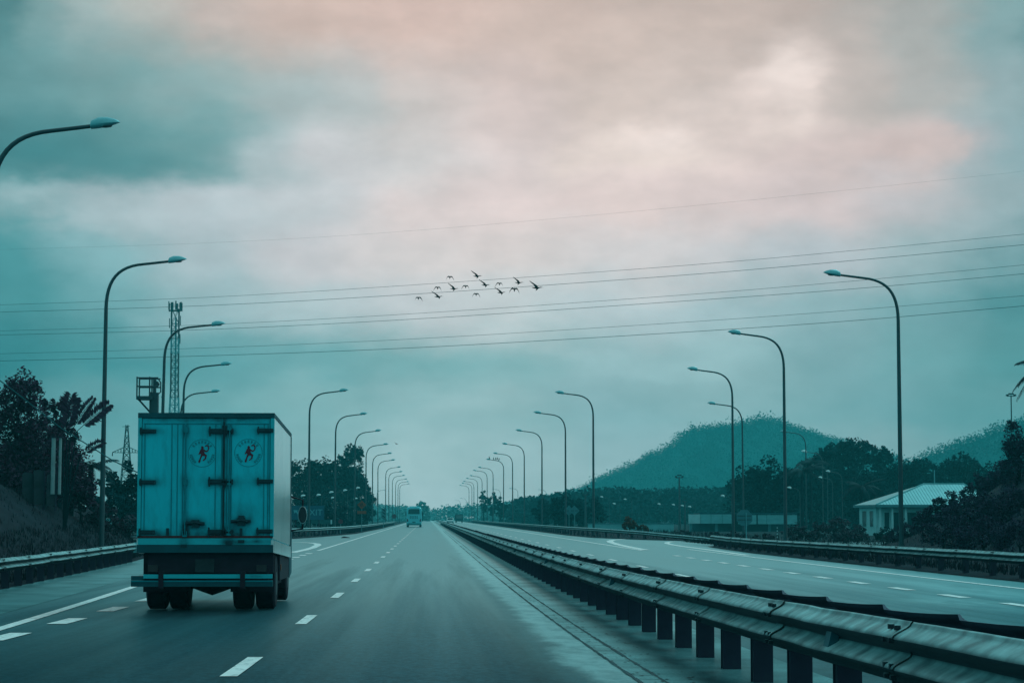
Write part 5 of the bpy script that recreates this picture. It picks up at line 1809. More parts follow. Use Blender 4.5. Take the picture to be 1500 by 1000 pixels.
def far_lorry():
    D_ = 640.0
    e = empty('far_lorry', (P(672.6, 757, D_).x, D_, 0))
    tag(e, 'dark teal lorry coming down the opposite carriageway beside the white car', 'lorry')
    b = MB(); b.box(-1.15, 1.15, 1.75, 6.2, 0.75, 2.4); b.build('cargo_box', M['lorry_dark'], e)
    b = MB(); b.prism_x([(0.0, 0.45), (-0.05, 1.2), (0.3, 2.05), (1.65, 2.1), (1.65, 0.45)], -1.1, 1.1); b.build('cab', M['lorry_dark'], e)
    b = MB(); b.prism_x([(-0.06, 1.22), (0.28, 2.0), (0.26, 2.02), (-0.09, 1.24)], -0.85, 0.85); b.build('windscreen', M['glass'], e)
    b = MB(); b.box(-0.95, 0.95, -0.1, 0.02, 0.4, 0.62); b.build('bumper', M['chassis'], e)
    for sx in (-1, 1):
        for y in (0.8, 4.8):
            b = MB(); b.wheel(min(sx * 0.98, sx * 0.7), max(sx * 0.98, sx * 0.7), y, 0.4, 0.4, 16); b.build('wheel', M['rubber'], e)


far_lorry()


# ------------------------------------------------------------------ signs
def text_mesh(body, size, name, m, parent, loc):
    cu = bpy.data.curves.new(name, 'FONT')
    cu.body = body; cu.size = size; cu.extrude = 0.004; cu.align_x = 'CENTER'; cu.align_y = 'CENTER'
    tmp = bpy.data.objects.new(name, cu)
    col.objects.link(tmp)
    dg = bpy.context.evaluated_depsgraph_get()
    me = bpy.data.meshes.new_from_object(tmp.evaluated_get(dg))
    bpy.data.objects.remove(tmp)
    me.materials.clear(); me.materials.append(m)
    o = bpy.data.objects.new(name, me)
    col.objects.link(o)
    o.parent = parent
    o.location = loc
    o.rotation_euler = (R(90), 0, 0)
    return o


D_ = 196.0
S_ = F / D_
c = P(450, 750.5, D_)
e = empty('exit_sign', (c.x, D_, 0))
tag(e, 'blue EXIT board with a slanting arrow, behind the lorry mirror', 'sign')
w, h = 49 / S_ / 2, 20.5 / S_ / 2
b = MB(); b.box(-w, w, -0.03, 0.03, c.z - h, c.z + h); b.build('board', M['sign_blue'], e)
text_mesh('EXIT', 12.5 / S_, 'lettering', M['sign_text'], e, (9.5 / S_, -0.035, c.z))
ar = MB(); q = 1 / S_
ar.prism([(-20 * q, 4 * q + c.z), (-13 * q, 3.6 * q + c.z), (-14.6 * q, 2.2 * q + c.z), (-11 * q, -2.5 * q + c.z), (-12.8 * q, -3.6 * q + c.z), (-16.4 * q, 0.8 * q + c.z), (-18.6 * q, -1.2 * q + c.z)], -0.038, -0.031)
ar.build('arrow', M['sign_text'], e)
for sx in (-0.7, 0.7):
    b = MB(); b.tube([(sx * w, 0.06, 0), (sx * w, 0.06, c.z + h * 0.8)], 0.045, 8); b.build('leg', M['post'], e)

D_ = 205.0
S_ = F / D_
c = P(471, 764, D_)
e = empty('low_board', (c.x, D_, 0))
tag(e, 'long low green board with a white end, under the exit board', 'sign')
w, h = 30 / S_ / 2, 5.5 / S_ / 2
b = MB(); b.box(-w, w, -0.03, 0.03, c.z - h, c.z + h); b.build('board', M['sign_green'], e)
b = MB(); b.box(w - 0.12, w + 0.02, -0.04, 0.04, c.z - h - 0.02, c.z + h + 0.02); b.build('end_plate', M['wall_white'], e)
for sx in (-0.5, 0.6):
    b = MB(); b.tube([(sx * w, 0.05, 0), (sx * w, 0.05, c.z)], 0.035, 8); b.build('leg', M['sign_grey'], e)

D_ = 240.0
S_ = F / D_
c = P(530, 739, D_)
e = empty('warning_sign', (c.x, D_, 0.1))
tag(e, 'orange diamond warning sign with a plate below, by the copse', 'sign')
q = 6.6 / S_
zc = c.z - 0.1
b = MB(); b.prism([(-q, zc), (0, zc - q), (q, zc), (0, zc + q)], -0.02, 0.02); b.build('diamond', M['orange'], e)
b = MB()
b.prism([(-0.19 * q, zc - 0.45 * q), (-0.05 * q, zc - 0.45 * q), (-0.05 * q, zc + 0.3 * q), (0.0, zc + 0.55 * q), (-0.19 * q, zc + 0.3 * q)], -0.028, -0.021)
b.prism([(0.28 * q, zc - 0.45 * q), (0.42 * q, zc - 0.45 * q), (0.2 * q, zc + 0.25 * q), (0.12 * q, zc + 0.45 * q), (0.06 * q, zc + 0.2 * q)], -0.028, -0.021)
b.prism([(-0.42 * q, zc - 0.3 * q), (-0.3 * q, zc - 0.3 * q), (-0.26 * q, zc + 0.25 * q), (-0.4 * q, zc + 0.1 * q)], -0.028, -0.021)
b.build('symbol', M['black'], e)
z2 = P(530, 750, D_).z - 0.1
b = MB(); b.box(-6.5 / S_, 6.5 / S_, -0.02, 0.02, z2 - 2.2 / S_, z2 + 2.2 / S_); b.build('plate', M['orange'], e)
b = MB(); b.tube([(0, 0.05, -0.1), (0, 0.05, zc + q * 0.5)], 0.04, 8); b.build('post', M['sign_grey'], e)

# chevron board and two faded red markers farther along
D_ = 330.0
c = P(561.6, 752, D_)
e = empty('chevron_sign', (c.x, D_, 0))
tag(e, 'narrow dark chevron board by the lamps ahead of the lorry', 'sign')
b = MB(); b.box(-0.28, 0.28, -0.02, 0.02, c.z - 0.75, c.z + 0.75); b.build('board', M['sign_grey'], e)
b = MB()
for dz in (-0.45, 0.05, 0.5):
    b.prism([(-0.26, c.z + dz + 0.2), (0.0, c.z + dz - 0.02), (0.26, c.z + dz - 0.22), (0.26, c.z + dz - 0.02), (0.0, c.z + dz + 0.18)][:5], -0.028, -0.021)
b.build('chevron', M['black'], e)
b = MB(); b.tube([(0, 0.05, 0), (0, 0.05, c.z + 0.5)], 0.05, 8); b.build('post', M['sign_grey'], e)
for (px, py, D_, r, lb) in ((577.5, 756, 420, 0.42, 'faded red round sign far along the lamp row'), (499, 763.5, 210, 0.22, 'small faded red sign behind the island rail')):
    c = P(px, py, D_)
    e = empty('round_sign', (c.x, D_, 0))
    tag(e, lb, 'sign', 'faded red round signs')
    b = MB(); b.disc_y(0, c.z, r, -0.02, 0.02); b.build('disc', M['sign_red'], e)
    b = MB(); b.tube([(0, 0.04, 0), (0, 0.04, c.z)], 0.035, 8); b.build('post', M['sign_grey'], e)

# diamond sign backs across the road
D_ = 236.0
S_ = F / D_
for i, (px, py, lb) in enumerate(((833.5, 747.5, 'grey diamond sign back turned to the viewer, behind its twin'), (841.5, 747.5, 'grey diamond sign back overlapping its twin beside the rail'))):
    c = P(px, py, D_ + 0.6 * (1 - i))
    e = empty('diamond_sign', (c.x, c.y, 0))
    tag(e, lb, 'sign', 'diamond sign backs')
    q = 7.6 / S_
    b = MB(); b.prism([(-q, c.z), (0, c.z - q), (q, c.z), (0, c.z + q)], -0.02, 0.02); b.build('plate', M['sign_grey'], e)
    b = MB(); b.box(-q * 0.7, q * 0.7, -0.05, -0.021, c.z - 0.04, c.z + 0.04); b.build('stiffener', M['pole'], e)
    b = MB(); b.tube([(0, -0.06, 0), (0, -0.06, c.z + q * 0.5)], 0.04, 8); b.build('post', M['sign_grey'], e)

# round sign back by the rail start, and a striped marker post
D_ = 142.0
S_ = F / D_
c = P(1090.5, 758, D_)
e = empty('octagon_sign', (c.x, D_, 0))
tag(e, 'grey octagonal sign back on a pale post before the canopy', 'sign')
q = 12.5 / S_
b = MB(); b.prism([(q * math.cos(R(22.5 + 45 * k)), c.z + q * math.sin(R(22.5 + 45 * k))) for k in range(8)], -0.015, 0.015); b.build('plate', M['sign_grey'], e)
b = MB(); b.box(-q * 0.8, q * 0.8, -0.05, -0.016, c.z + 0.1, c.z + 0.15); b.box(-q * 0.8, q * 0.8, -0.05, -0.016, c.z - 0.15, c.z - 0.1); b.build('stiffener', M['pole'], e)
b = MB(); b.tube([(0.1, -0.06, -0.1), (0.1, -0.06, c.z + q * 0.6)], 0.035, 8); b.build('post', M['lattice_pale'], e)
c = P(1138.5, 772, 146)
e = empty('marker_post', (c.x, 146, 0))
tag(e, 'thin striped marker post behind the rail', 'marker post')
b = MB(); b.tube([(0, 0, -0.1), (0, 0, c.z)], 0.03, 8); b.build('shaft', M['black'], e)
b = MB()
for k in range(4):
    b.tube([(0, 0, c.z - 0.08 - 0.2 * k), (0, 0, c.z + 0.02 - 0.2 * k)], 0.033, 8)
b.build('reflective_stripe', M['wall_white'], e)

# dead tyre tread on the gore
c = G(506, 787.5)
mb = MB()
rings = []
for i in range(11):
    t = i / 10
    x = -0.34 + 0.68 * t
    hgt = 0.03 + 0.09 * math.sin(math.pi * t) + 0.02 * math.sin(7 * t)
    wid = 0.16 + 0.1 * math.sin(math.pi * t * 1.3 + 0.4)
    rings.append([(x, -wid, 0.005), (x, -wid * 0.6, hgt * 0.8), (x, 0, hgt), (x, wid * 0.6, hgt * 0.75), (x, wid, 0.005)])
mb.loft(rings)
tag(mb.build('tyre_scrap', M['rubber'], None, loc=tuple(c)), 'dark flat scrap lying on the pale gore beside the solid line', 'debris')

# ------------------------------------------------------------------ house, canopy, low wall
e = empty('house', (P(1337, 757, 200).x, 200, 0))
tag(e, 'low white house under a pale hipped metal roof behind the bushes', 'house')
S_ = F / 200
xl, xr = -52 / S_, 110 / S_
b = MB(); b.box(xl, xr, 0.6, 8.5, -0.2, P(1300, 741, 200).z); b.build('wall', M['wall_white'], e)
ez, rzv = P(1250, 739, 200).z, P(1360, 708.5, 205).z
x0, x1 = -56 / S_, 130 / S_
y0, y1 = -0.6, 10.0
rx0, rx1 = 2.1, 5.7
b = MB()
vs = [(x0, y0, ez), (x1, y0, ez), (x1, y1, ez), (x0, y1, ez), (rx0, 4.7, rzv), (rx1, 4.7, rzv)]
vs += [(x, y, z - 0.12) for x, y, z in vs]
b.add(vs, [(0, 1, 5, 4), (1, 2, 5), (2, 3, 4, 5), (3, 0, 4), (6, 10, 11, 7), (7, 11, 8), (8, 11, 10, 9), (9, 10, 6), (0, 6, 7, 1), (1, 7, 8, 2), (2, 8, 9, 3), (3, 9, 6, 0)])
rf_ = b.build('roof', M['roof'], e)
b = MB()
for k in range(40):                                    # standing seams down the front slope
    t = (k + 0.5) / 40
    xa = x0 + (x1 - x0) * t
    xt = min(max(xa, rx0), rx1)
    if xa < rx0:
        u = (xa - x0) / (rx0 - x0)
    elif xa > rx1:
        u = (x1 - xa) / (x1 - rx1)
    else:
        u = 1
    top = Vector((xa, y0 + (4.7 - y0) * u, ez + (rzv - ez) * u + 0.02))
    b.tube([(xa, y0, ez + 0.02), top], 0.018, 4)
b.tube([(x0, y0, ez + 0.03), (rx0, 4.7, rzv + 0.03), (rx1, 4.7, rzv + 0.03), (x1, y0, ez + 0.03)], 0.06, 6)
b.build('roof_seam', M['wall'], rf_)
b = MB(); b.box(x0, x1, y0 - 0.06, y0 - 0.003, ez - 0.22, ez + 0.02); b.box(x0 - 0.06, x0 - 0.003, y0, y1, ez - 0.22, ez + 0.02); b.build('fascia', M['sign_grey'], rf_)
for (pa, pb, kind) in ((1297, 1304, 0), (1309, 1320, 1), (1331, 1345, 0)):
    wx0, wx1 = (pa - 1337) / S_, (pb - 1337) / S_
    za, zb = P(1300, 772 if kind == 0 else 778, 200).z, P(1300, 750, 200).z
    b = MB()
    b.box(wx0 - 0.06, wx1 + 0.06, 0.55, 0.598, za - 0.06, za); b.box(wx0 - 0.06, wx1 + 0.06, 0.55, 0.598, zb, zb + 0.06)
    b.box(wx0 - 0.06, wx0, 0.55, 0.598, za, zb); b.box(wx1, wx1 + 0.06, 0.55, 0.598, za, zb)
    f_ = b.build('window', M['wall_white'], e)
    b = MB(); b.box(wx0, wx1, 0.575, 0.597, za, zb); b.build('pane', M['glass'], f_)
for ya, yb in ((1.9, 3.4), (5.0, 6.9)):                 # windows in the gable wall
    za, zb = 0.75, P(1300, 748, 200).z
    b = MB()
    b.box(xl - 0.05, xl - 0.002, ya - 0.07, ya, za, zb); b.box(xl - 0.05, xl - 0.002, yb, yb + 0.07, za, zb)
    b.box(xl - 0.05, xl - 0.002, ya - 0.07, yb + 0.07, za - 0.07, za); b.box(xl - 0.05, xl - 0.002, ya - 0.07, yb + 0.07, zb, zb + 0.07)
    f_ = b.build('window', M['wall_white'], e)
    b = MB(); b.box(xl - 0.025, xl - 0.003, ya, yb, za, zb); b.build('pane', M['glass'], f_)
for px in (1288, 1306, 1326):
    xx = (px - 1337) / S_
    b = MB(); b.box(xx - 0.09, xx + 0.09, -0.3, -0.12, -0.2, ez - 0.13); b.build('porch_column', M['wall_white'], e)
t = MB(); t.tube([(P(1388, 700, 200).x - e.location.x, 5.2, rzv - 0.5), (P(1388, 700, 200).x - e.location.x, 5.2, P(1388, 688, 205).z)], 0.05, 6); t.build('antenna', M['lattice_pale'], e)

e = empty('long_canopy', (P(1088, 757, 262).x, 262, 0))
tag(e, 'long low canopy with a pale fascia below the wood', 'canopy')
S_ = F / 262
zt, zb_ = P(1088, 752.5, 262).z, P(1088, 767, 262).z
hw_ = 80 / S_
b = MB(); b.box(-hw_ + 1.3, hw_, 0.0, 6, zt - 0.02, zt + 0.14); b.build('roof', M['truck_trim'], e)
f0 = None
for (pa, pb) in ((1008, 1025), (1025.5, 1041), (1041.5, 1058), (1058.5, 1075), (1081, 1108), (1110, 1123), (1123.6, 1148), (1152.5, 1168)):
    b = MB(); b.box((pa - 1088) / S_, (pb - 1088) / S_, -0.08, -0.0, zb_ + (0.05 if pa < 1080 else -0.02), zt - 0.03 - (0.08 if pa > 1080 else 0))
    b.build('fascia_panel', M['wall_white'] if pa == 1008 else M['wall'], e)
for pa in (1012, 1050, 1090, 1128, 1164):
    b = MB(); b.box((pa - 1088) / S_ - 0.14, (pa - 1088) / S_ + 0.14, 0.3, 0.6, -0.2, zt - 0.03); b.build('column', M['sign_grey'], e)
b = MB(); b.box(-hw_ + 0.8, hw_ - 0.8, 3.0, 3.2, -0.2, zt - 0.04); b.build('back_wall', M['lorry'], e)

S_ = F / 255
e = empty('low_wall', (P(924, 757, 255).x, 255, 0))
tag(e, 'low pale teal wall behind the bending rail', 'wall')
b = MB(); b.box(-63 / S_, 63 / S_, 0, 0.25, -0.2, P(924, 767.3, 255).z); b.build('panel', M['wall'], e)
b = MB(); b.box(-63.5 / S_, 63.5 / S_, -0.05, 0.3, P(924, 767.3, 255).z, P(924, 766, 255).z); b.build('coping', M['sign_grey'], e)


# ------------------------------------------------------------------ birds
def bird_mesh(kind):
    mb = MB()
    # spindle body along +x (head at +x), with bill and tail
    rings = []
    for x, w, z in ((-0.50, 0.012, 0.02), (-0.36, 0.05, 0.0), (-0.2, 0.085, -0.01), (0.0, 0.11, -0.02), (0.16, 0.085, 0.0), (0.27, 0.05, 0.035), (0.36, 0.055, 0.055), (0.43, 0.04, 0.055), (0.50, 0.014, 0.05), (0.68, 0.004, 0.04)):
        rings.append([(x, w * math.cos(2 * math.pi * k / 8), z + w * 0.8 * math.sin(2 * math.pi * k / 8)) for k in range(8)])
    mb.loft(rings)
    for sd in (-1, 1):
        if kind == 0:      # wings raised, swept back
            st = [(0.0, 0.04, 0.02, 0.30), (-0.12, 0.28 * 1, 0.20, 0.27), (-0.34, 0.52, 0.33, 0.18), (-0.62, 0.72, 0.50, 0.03)] if sd < 0 else [(0.0, 0.04, 0.0, 0.28), (0.0, 0.3, 0.03, 0.24), (-0.1, 0.6, -0.03, 0.16), (-0.25, 0.9, -0.1, 0.03)]
        else:              # gliding, wing tips arched down
            st = [(0.05, 0.04, 0.05, 0.34), (0.08, 0.26, 0.26, 0.36), (0.02, 0.52, 0.12, 0.30), (-0.08, 0.74, -0.32, 0.22), (-0.14, 0.84, -0.72, 0.05)]
        rings = []
        for (x, y, z, c_) in st:
            rings.append([(x + c_ * 0.5, sd * y, z), (x, sd * y, z + 0.035), (x - c_ * 0.5, sd * y, z - 0.01), (x, sd * y, z - 0.012)])
        mb.loft(rings)
    return mb


BG = 'flock of dark birds over the road'
b0 = b1 = None
BA = [(642, 434.5), (665, 423), (699, 404.5), (711, 417.5), (734, 428.5), (760, 414), (786.5, 421.5)]
BB = [(613, 437), (641, 422), (659, 406.5), (682, 420), (697.5, 431.5), (731.5, 416), (753.5, 424.5)]
LA = ['first bird with raised wings from the tail of the flock', 'second bird with raised wings, just behind the flock middle', 'highest bird of the flock, wings raised', 'bird with raised wings at the centre of the flock', 'lowest of the raised-wing birds near the front', 'bird with raised wings over the leading pair', 'large leading bird at the front of the flock']
LB = ['hindmost bird of the flock, wings arched down', 'arched bird above the hindmost pair', 'arched bird high over the tail of the flock', 'arched bird between two raised-wing ones', 'lone arched bird below the power line', 'small arched bird near the front of the flock', 'largest arched bird, next to the leader']
for kind, lst, lbs in ((0, BA, LA), (1, BB, LB)):
    for i, ((px, py), lb) in enumerate(zip(lst, lbs)):
        D_ = 150 + (i * 7 + kind * 4) % 11
        k = 15.5 / F * D_ / 1.25 * (1.25 if i == 6 else 1.0) if kind == 0 else 12.0 / F * D_ / 1.68 * (1.3 if i == 6 else 1.0)
        if kind == 0:
            if b0 is None:
                b0 = bird_mesh(0).build('bird', M['bird']); o = b0
            else:
                o = b0.copy(); col.objects.link(o)
            o.rotation_euler = (R(-6), R(2), R(-22 + (i * 13) % 17))
        else:
            if b1 is None:
                b1 = bird_mesh(1).build('bird', M['bird']); o = b1
            else:
                o = b1.copy(); col.objects.link(o)
            o.rotation_euler = (R(3), R(-48), R(78 + (i * 11) % 19))
        o.location = P(px, py, D_)
        o.scale = (k, k, k)
        tag(o, lb, 'bird', BG)
PB = 'small birds sitting on a far lamp arm'
pb0 = None
for i, (u, lb) in enumerate(((0.75, 'perched bird closest to the bend of the sixth opposite lamp arm'), (1.05, 'perched bird second from the bend of the lamp arm'), (1.35, 'perched bird in the middle of the lamp arm'), (1.75, 'perched bird near the lamp head'), (2.55, 'perched bird on top of the sixth opposite lamp head'))):
    x, D_ = RD[5]
    zz = 11.9 + (0.18 if u > 2.4 else 0.0) - (0.12 if u < 1 else 0)
    if pb0 is None:
        mb = MB()
        rings = []
        for zq_, w in ((0.0, 0.03), (0.06, 0.08), (0.16, 0.1), (0.26, 0.06), (0.31, 0.065), (0.37, 0.05), (0.40, 0.015)):
            rings.append([(w * math.cos(2 * math.pi * k / 8) - (0.06 if zq_ < 0.1 else 0), w * math.sin(2 * math.pi * k / 8), zq_) for k in range(8)])
        mb.loft(rings)
        mb.tube([(0.04, 0, 0.33), (0.14, 0, 0.32)], [0.02, 0.004], 6)
        mb.tube([(-0.06, 0, 0.08), (-0.2, 0, -0.08)], [0.05, 0.03], 6)
        pb0 = mb.build('perched_bird', M['bird']); o = pb0
    else:
        o = pb0.copy(); col.objects.link(o)
    o.location = (x - u, D_, zz - 0.06)
    o.rotation_euler = (0, 0, R(40 * i))
    tag(o, lb, 'bird', PB)
o = b0.copy(); col.objects.link(o); o.location = P(581, 650, 260); o.scale = (0.35, 0.35, 0.35)
tag(o, 'single tiny bird flying low over the lamp row', 'bird', None)
if 'group' in o: del o['group']

# ------------------------------------------------------------------ air
hz = MB(); hz.box(-1500, 1500, -340, 2100, -3.0, 92.0)
hm = bpy.data.materials.new('haze_air')
hm.use_nodes = True
nt = hm.node_tree
nt.nodes.clear()
ou = N(nt, 'ShaderNodeOutputMaterial')
pv = N(nt, 'ShaderNodeVolumePrincipled')
pv.inputs['Color'].default_value = (0.14, 0.96, 1.0, 1)
pv.inputs['Density'].default_value = 0.00034
pv.inputs['Anisotropy'].default_value = 0.15
nt.links.new(pv.outputs['Volume'], ou.inputs['Volume'])
tag(hz.build('haze', hm), kind='stuff')

# ------------------------------------------------------------------ sky and light
SUN_EL, SUN_AZ = R(42), R(30)
w = bpy.data.worlds.new('World')
scene.world = w
w.use_nodes = True
nt = w.node_tree
nt.nodes.clear()
L = nt.links.new
out = N(nt, 'ShaderNodeOutputWorld')
bg = N(nt, 'ShaderNodeBackground')
L(bg.outputs[0], out.inputs['Surface'])
tc = N(nt, 'ShaderNodeTexCoord')
sep = N(nt, 'ShaderNodeSeparateXYZ')
L(tc.outputs['Generated'], sep.inputs[0])


def ma(op, a, b=None, c=None, clamp=False):
    n = N(nt, 'ShaderNodeMath', operation=op, use_clamp=clamp)
    for i, v in enumerate((a, b, c)):
        if v is None:
            continue
        if isinstance(v, (int, float)):
            n.inputs[i].default_value = v
        else:
            L(v, n.inputs[i])
    return n.outputs[0]


def mr(v, a, b, c, d, smooth=True):
    n = N(nt, 'ShaderNodeMapRange', interpolation_type='SMOOTHSTEP' if smooth else 'LINEAR')
    L(v, n.inputs['Value'])
    for k, q in (('From Min', a), ('From Max', b), ('To Min', c), ('To Max', d)):
        n.inputs[k].default_value = q
    return n.outputs['Result']


def mixc(f, a, b):
    n = N(nt, 'ShaderNodeMix', data_type='RGBA')
    for k, v in (('Factor', f), ('A', a), ('B', b)):
        if isinstance(v, (int, float)):
            n.inputs[k].default_value = v
        elif isinstance(v, tuple):
            n.inputs[k].default_value = (*v, 1)
        else:
            L(v, n.inputs[k])
    return n.outputs['Result']


az0 = ma('MULTIPLY', ma('ARCTAN2', sep.outputs['X'], sep.outputs['Y']), 180 / math.pi)
el0 = ma('MULTIPLY', ma('ARCSINE', sep.outputs['Z']), 180 / math.pi)


def nz(sx, sy, ox, detail, rough, vec=None):
    cb = N(nt, 'ShaderNodeCombineXYZ')
    L(ma('MULTIPLY', az0, sx), cb.inputs[0])
    L(ma('MULTIPLY', el0, sy), cb.inputs[1])
    cb.inputs[2].default_value = ox
    n = N(nt, 'ShaderNodeTexNoise')
    n.inputs['Scale'].default_value = 1.0
    n.inputs['Detail'].default_value = detail
    n.inputs['Roughness'].default_value = rough
    L(cb.outputs[0], n.inputs['Vector'])
    return n.outputs['Fac']


n1 = nz(0.42, 0.8, 3.1, 6, 0.52)
n2 = nz(0.42, 0.8, 17.7, 6, 0.52)
n3 = nz(0.45, 0.95, 41.0, 7, 0.5)
az = ma('ADD', az0, ma('MULTIPLY', ma('SUBTRACT', n1, 0.5), 2.3))
el = ma('ADD', el0, ma('MULTIPLY', ma('SUBTRACT', n2, 0.5), 1.7))
# what colour the cloud deck has, by height above the horizon and bearing (photo pixels -> degrees)
DEG = math.degrees(1 / F)
def through_air(c, py):
    # what the sky must give off for this colour to arrive through the haze
    e_ = max(R((VY - py) * DEG), 0.002)
    T = math.exp(-0.00034 * min(2100, 90 / math.sin(e_)))
    S = (0.04, 0.30, 0.32)
    return tuple(max(0.0, (v - q * (1 - T)) / T) for v, q in zip(c, S))


ROWS = [
    (735, [(-60, 95, 150, 155), (130, 105, 160, 164), (450, 130, 175, 178), (620, 152, 187, 191), (760, 146, 182, 186), (900, 138, 178, 182), (1290, 122, 164, 168), (1560, 95, 148, 152)]),
    (680, [(-60, 90, 148, 152), (130, 103, 158, 162), (450, 130, 174, 178), (620, 152, 187, 190), (760, 145, 181, 185), (900, 140, 178, 183), (1290, 124, 165, 169), (1560, 88, 145, 150)]),
    (600, [(-60, 60, 130, 135), (130, 92, 152, 157), (300, 105, 162, 166), (450, 124, 171, 174), (600, 146, 183, 186), (750, 140, 178, 181), (900, 130, 172, 177), (1050, 132, 173, 177), (1300, 108, 160, 165), (1450, 92, 150, 154), (1560, 80, 142, 147)]),
    (530, [(-60, 40, 115, 121), (30, 50, 125, 131), (150, 78, 148, 153), (300, 96, 158, 163), (450, 108, 164, 168), (600, 118, 168, 171), (750, 130, 175, 178), (900, 145, 182, 186), (1050, 144, 182, 186), (1200, 122, 166, 171), (1350, 104, 158, 162), (1470, 84, 147, 151), (1560, 72, 138, 143)]),
    (450, [(-60, 62, 135, 140), (30, 74, 145, 150), (150, 106, 162, 167), (300, 150, 182, 187), (450, 172, 194, 198), (600, 190, 200, 203), (750, 194, 204, 206), (900, 180, 198, 202), (1050, 163, 190, 195), (1200, 140, 175, 180), (1350, 113, 161, 166), (1470, 78, 139, 144), (1560, 66, 132, 137)]),
    (380, [(-60, 62, 135, 141), (30, 76, 146, 151), (150, 128, 175, 180), (300, 170, 190, 195), (450, 197, 200, 203), (600, 212, 208, 207), (750, 215, 209, 207), (900, 208, 206, 206), (1050, 195, 198, 200), (1200, 178, 190, 195), (1350, 150, 177, 181), (1470, 108, 154, 159), (1560, 90, 145, 150)]),
    (300, [(-60, 85, 148, 152), (30, 108, 162, 166), (150, 160, 184, 189), (300, 186, 197, 202), (450, 196, 203, 206), (600, 217, 207, 205), (750, 222, 208, 205), (900, 221, 206, 202), (1050, 217, 203, 200), (1200, 209, 197, 196), (1320, 194, 192, 194), (1470, 148, 174, 178), (1560, 128, 164, 169)]),
    (235, [(-60, 55, 115, 121), (30, 66, 126, 131), (150, 88, 144, 147), (280, 114, 160, 162), (410, 178, 195, 198), (490, 202, 205, 207), (600, 207, 206, 205), (750, 219, 207, 204), (900, 225, 211, 205), (1050, 221, 206, 201), (1200, 210, 195, 191), (1340, 205, 189, 185), (1420, 172, 182, 185), (1480, 146, 176, 181), (1560, 120, 160, 165)]),
    (150, [(-60, 72, 128, 132), (30, 96, 147, 150), (150, 118, 160, 161), (300, 150, 176, 176), (420, 168, 184, 184), (520, 188, 194, 193), (600, 204, 197, 193), (750, 214, 199, 194), (900, 209, 195, 187), (1050, 212, 199, 192), (1200, 205, 193, 187), (1350, 180, 181, 178), (1470, 148, 172, 175), (1560, 125, 160, 164)]),
    (30, [(-60, 45, 100, 106), (10, 84, 134, 137), (60, 126, 162, 163), (120, 158, 178, 177), (210, 180, 184, 179), (300, 195, 183, 176), (450, 207, 186, 176), (600, 214, 190, 180), (800, 208, 188, 178), (1000, 200, 184, 175), (1150, 191, 177, 169), (1350, 168, 172, 169), (1470, 128, 162, 164), (1560, 80, 134, 139)]),
]
A0, A1 = (-60 - VX) * DEG, (1560 - VX) * DEG
azn = mr(az, A0, A1, 0, 1, False)
cur = None
prev_el = None
for (py, stops) in ROWS:
    rp = N(nt, 'ShaderNodeValToRGB')
    cr = rp.color_ramp
    cr.interpolation = 'CARDINAL' if False else 'EASE'
    for i, (px, r_, g_, b_) in enumerate(stops):
        pos = ((px - VX) * DEG - A0) / (A1 - A0)
        if i < 2:
            e_ = cr.elements[i]; e_.position = pos
        else:
            e_ = cr.elements.new(pos)
        e_.color = (*through_air(s2l((r_, g_, b_)), py), 1)
    L(azn, rp.inputs['Fac'])
    elv = (VY - py) * DEG
    if cur is None:
        cur = rp.outputs['Color']
    else:
        cur = mixc(mr(el, prev_el, elv, 0, 1), cur, rp.outputs['Color'])
    prev_el = elv


def _dummy():
    pass


def blob(cur, px, py, rx, ry, colr, k, sharp=False):
    a0, e0 = (px - VX) * DEG, (VY - py) * DEG
    dx = ma('DIVIDE', ma('SUBTRACT', az, a0), rx * DEG)
    dy = ma('DIVIDE', ma('SUBTRACT', el, e0), ry * DEG)
    d2 = ma('ADD', ma('MULTIPLY', dx, dx), ma('MULTIPLY', dy, dy))
    if sharp:
        d2 = ma('MULTIPLY', d2, d2)
    f = ma('MULTIPLY', ma('POWER', 2.71828, ma('MULTIPLY', d2, -1.0)), k)
    f = ma('MULTIPLY', f, mr(n3, 0.3, 0.62, 0.55, 1.15), None, True)
    return mixc(f, cur, through_air(s2l(colr), py))


cur = blob(cur, 90, 232, 240, 46, (80, 136, 140), 0.75, True)       # dark bank of cloud over the lorry
cur = blob(cur, 300, 196, 110, 36, (112, 160, 162), 0.5, True)
cur = blob(cur, 20, 250, 120, 30, (60, 128, 133), 0.6)
cur = blob(cur, 150, 120, 180, 50, (112, 157, 159), 0.5)
cur = blob(cur, 190, 312, 260, 30, (176, 194, 198), 0.5, True)
cur = blob(cur, 480, 150, 80, 45, (170, 188, 190), 0.3)
cur = blob(cur, 1130, 150, 72, 60, (227, 212, 205), 0.75, True)          # bright breaks
cur = blob(cur, 1160, 108, 34, 34, (238, 225, 218), 0.6)
cur = blob(cur, 1180, 160, 30, 34, (233, 219, 212), 0.45)
cur = blob(cur, 930, 218, 105, 40, (229, 215, 207), 0.85, True)
cur = blob(cur, 965, 205, 46, 22, (234, 221, 215), 0.55)
cur = blob(cur, 850, 240, 30, 14, (230, 216, 207), 0.5)
cur = blob(cur, 1050, 180, 60, 36, (224, 209, 202), 0.6)
cur = blob(cur, 1262, 110, 52, 80, (186, 177, 171), 0.5, True)         # greyer cloud beside them
cur = blob(cur, 900, 60, 200, 40, (203, 187, 178), 0.5)
cur = blob(cur, 1385, 228, 40, 28, (202, 186, 182), 0.7, True)
cur = blob(cur, 1440, 330, 110, 60, (160, 180, 185), 0.4)
cur = blob(cur, 90, 520, 190, 36, (58, 132, 138), 0.55)
cur = blob(cur, 470, 585, 140, 28, (122, 171, 174), 0.4, True)
cur = blob(cur, 1000, 575, 160, 20, (124, 166, 170), 0.4, True)
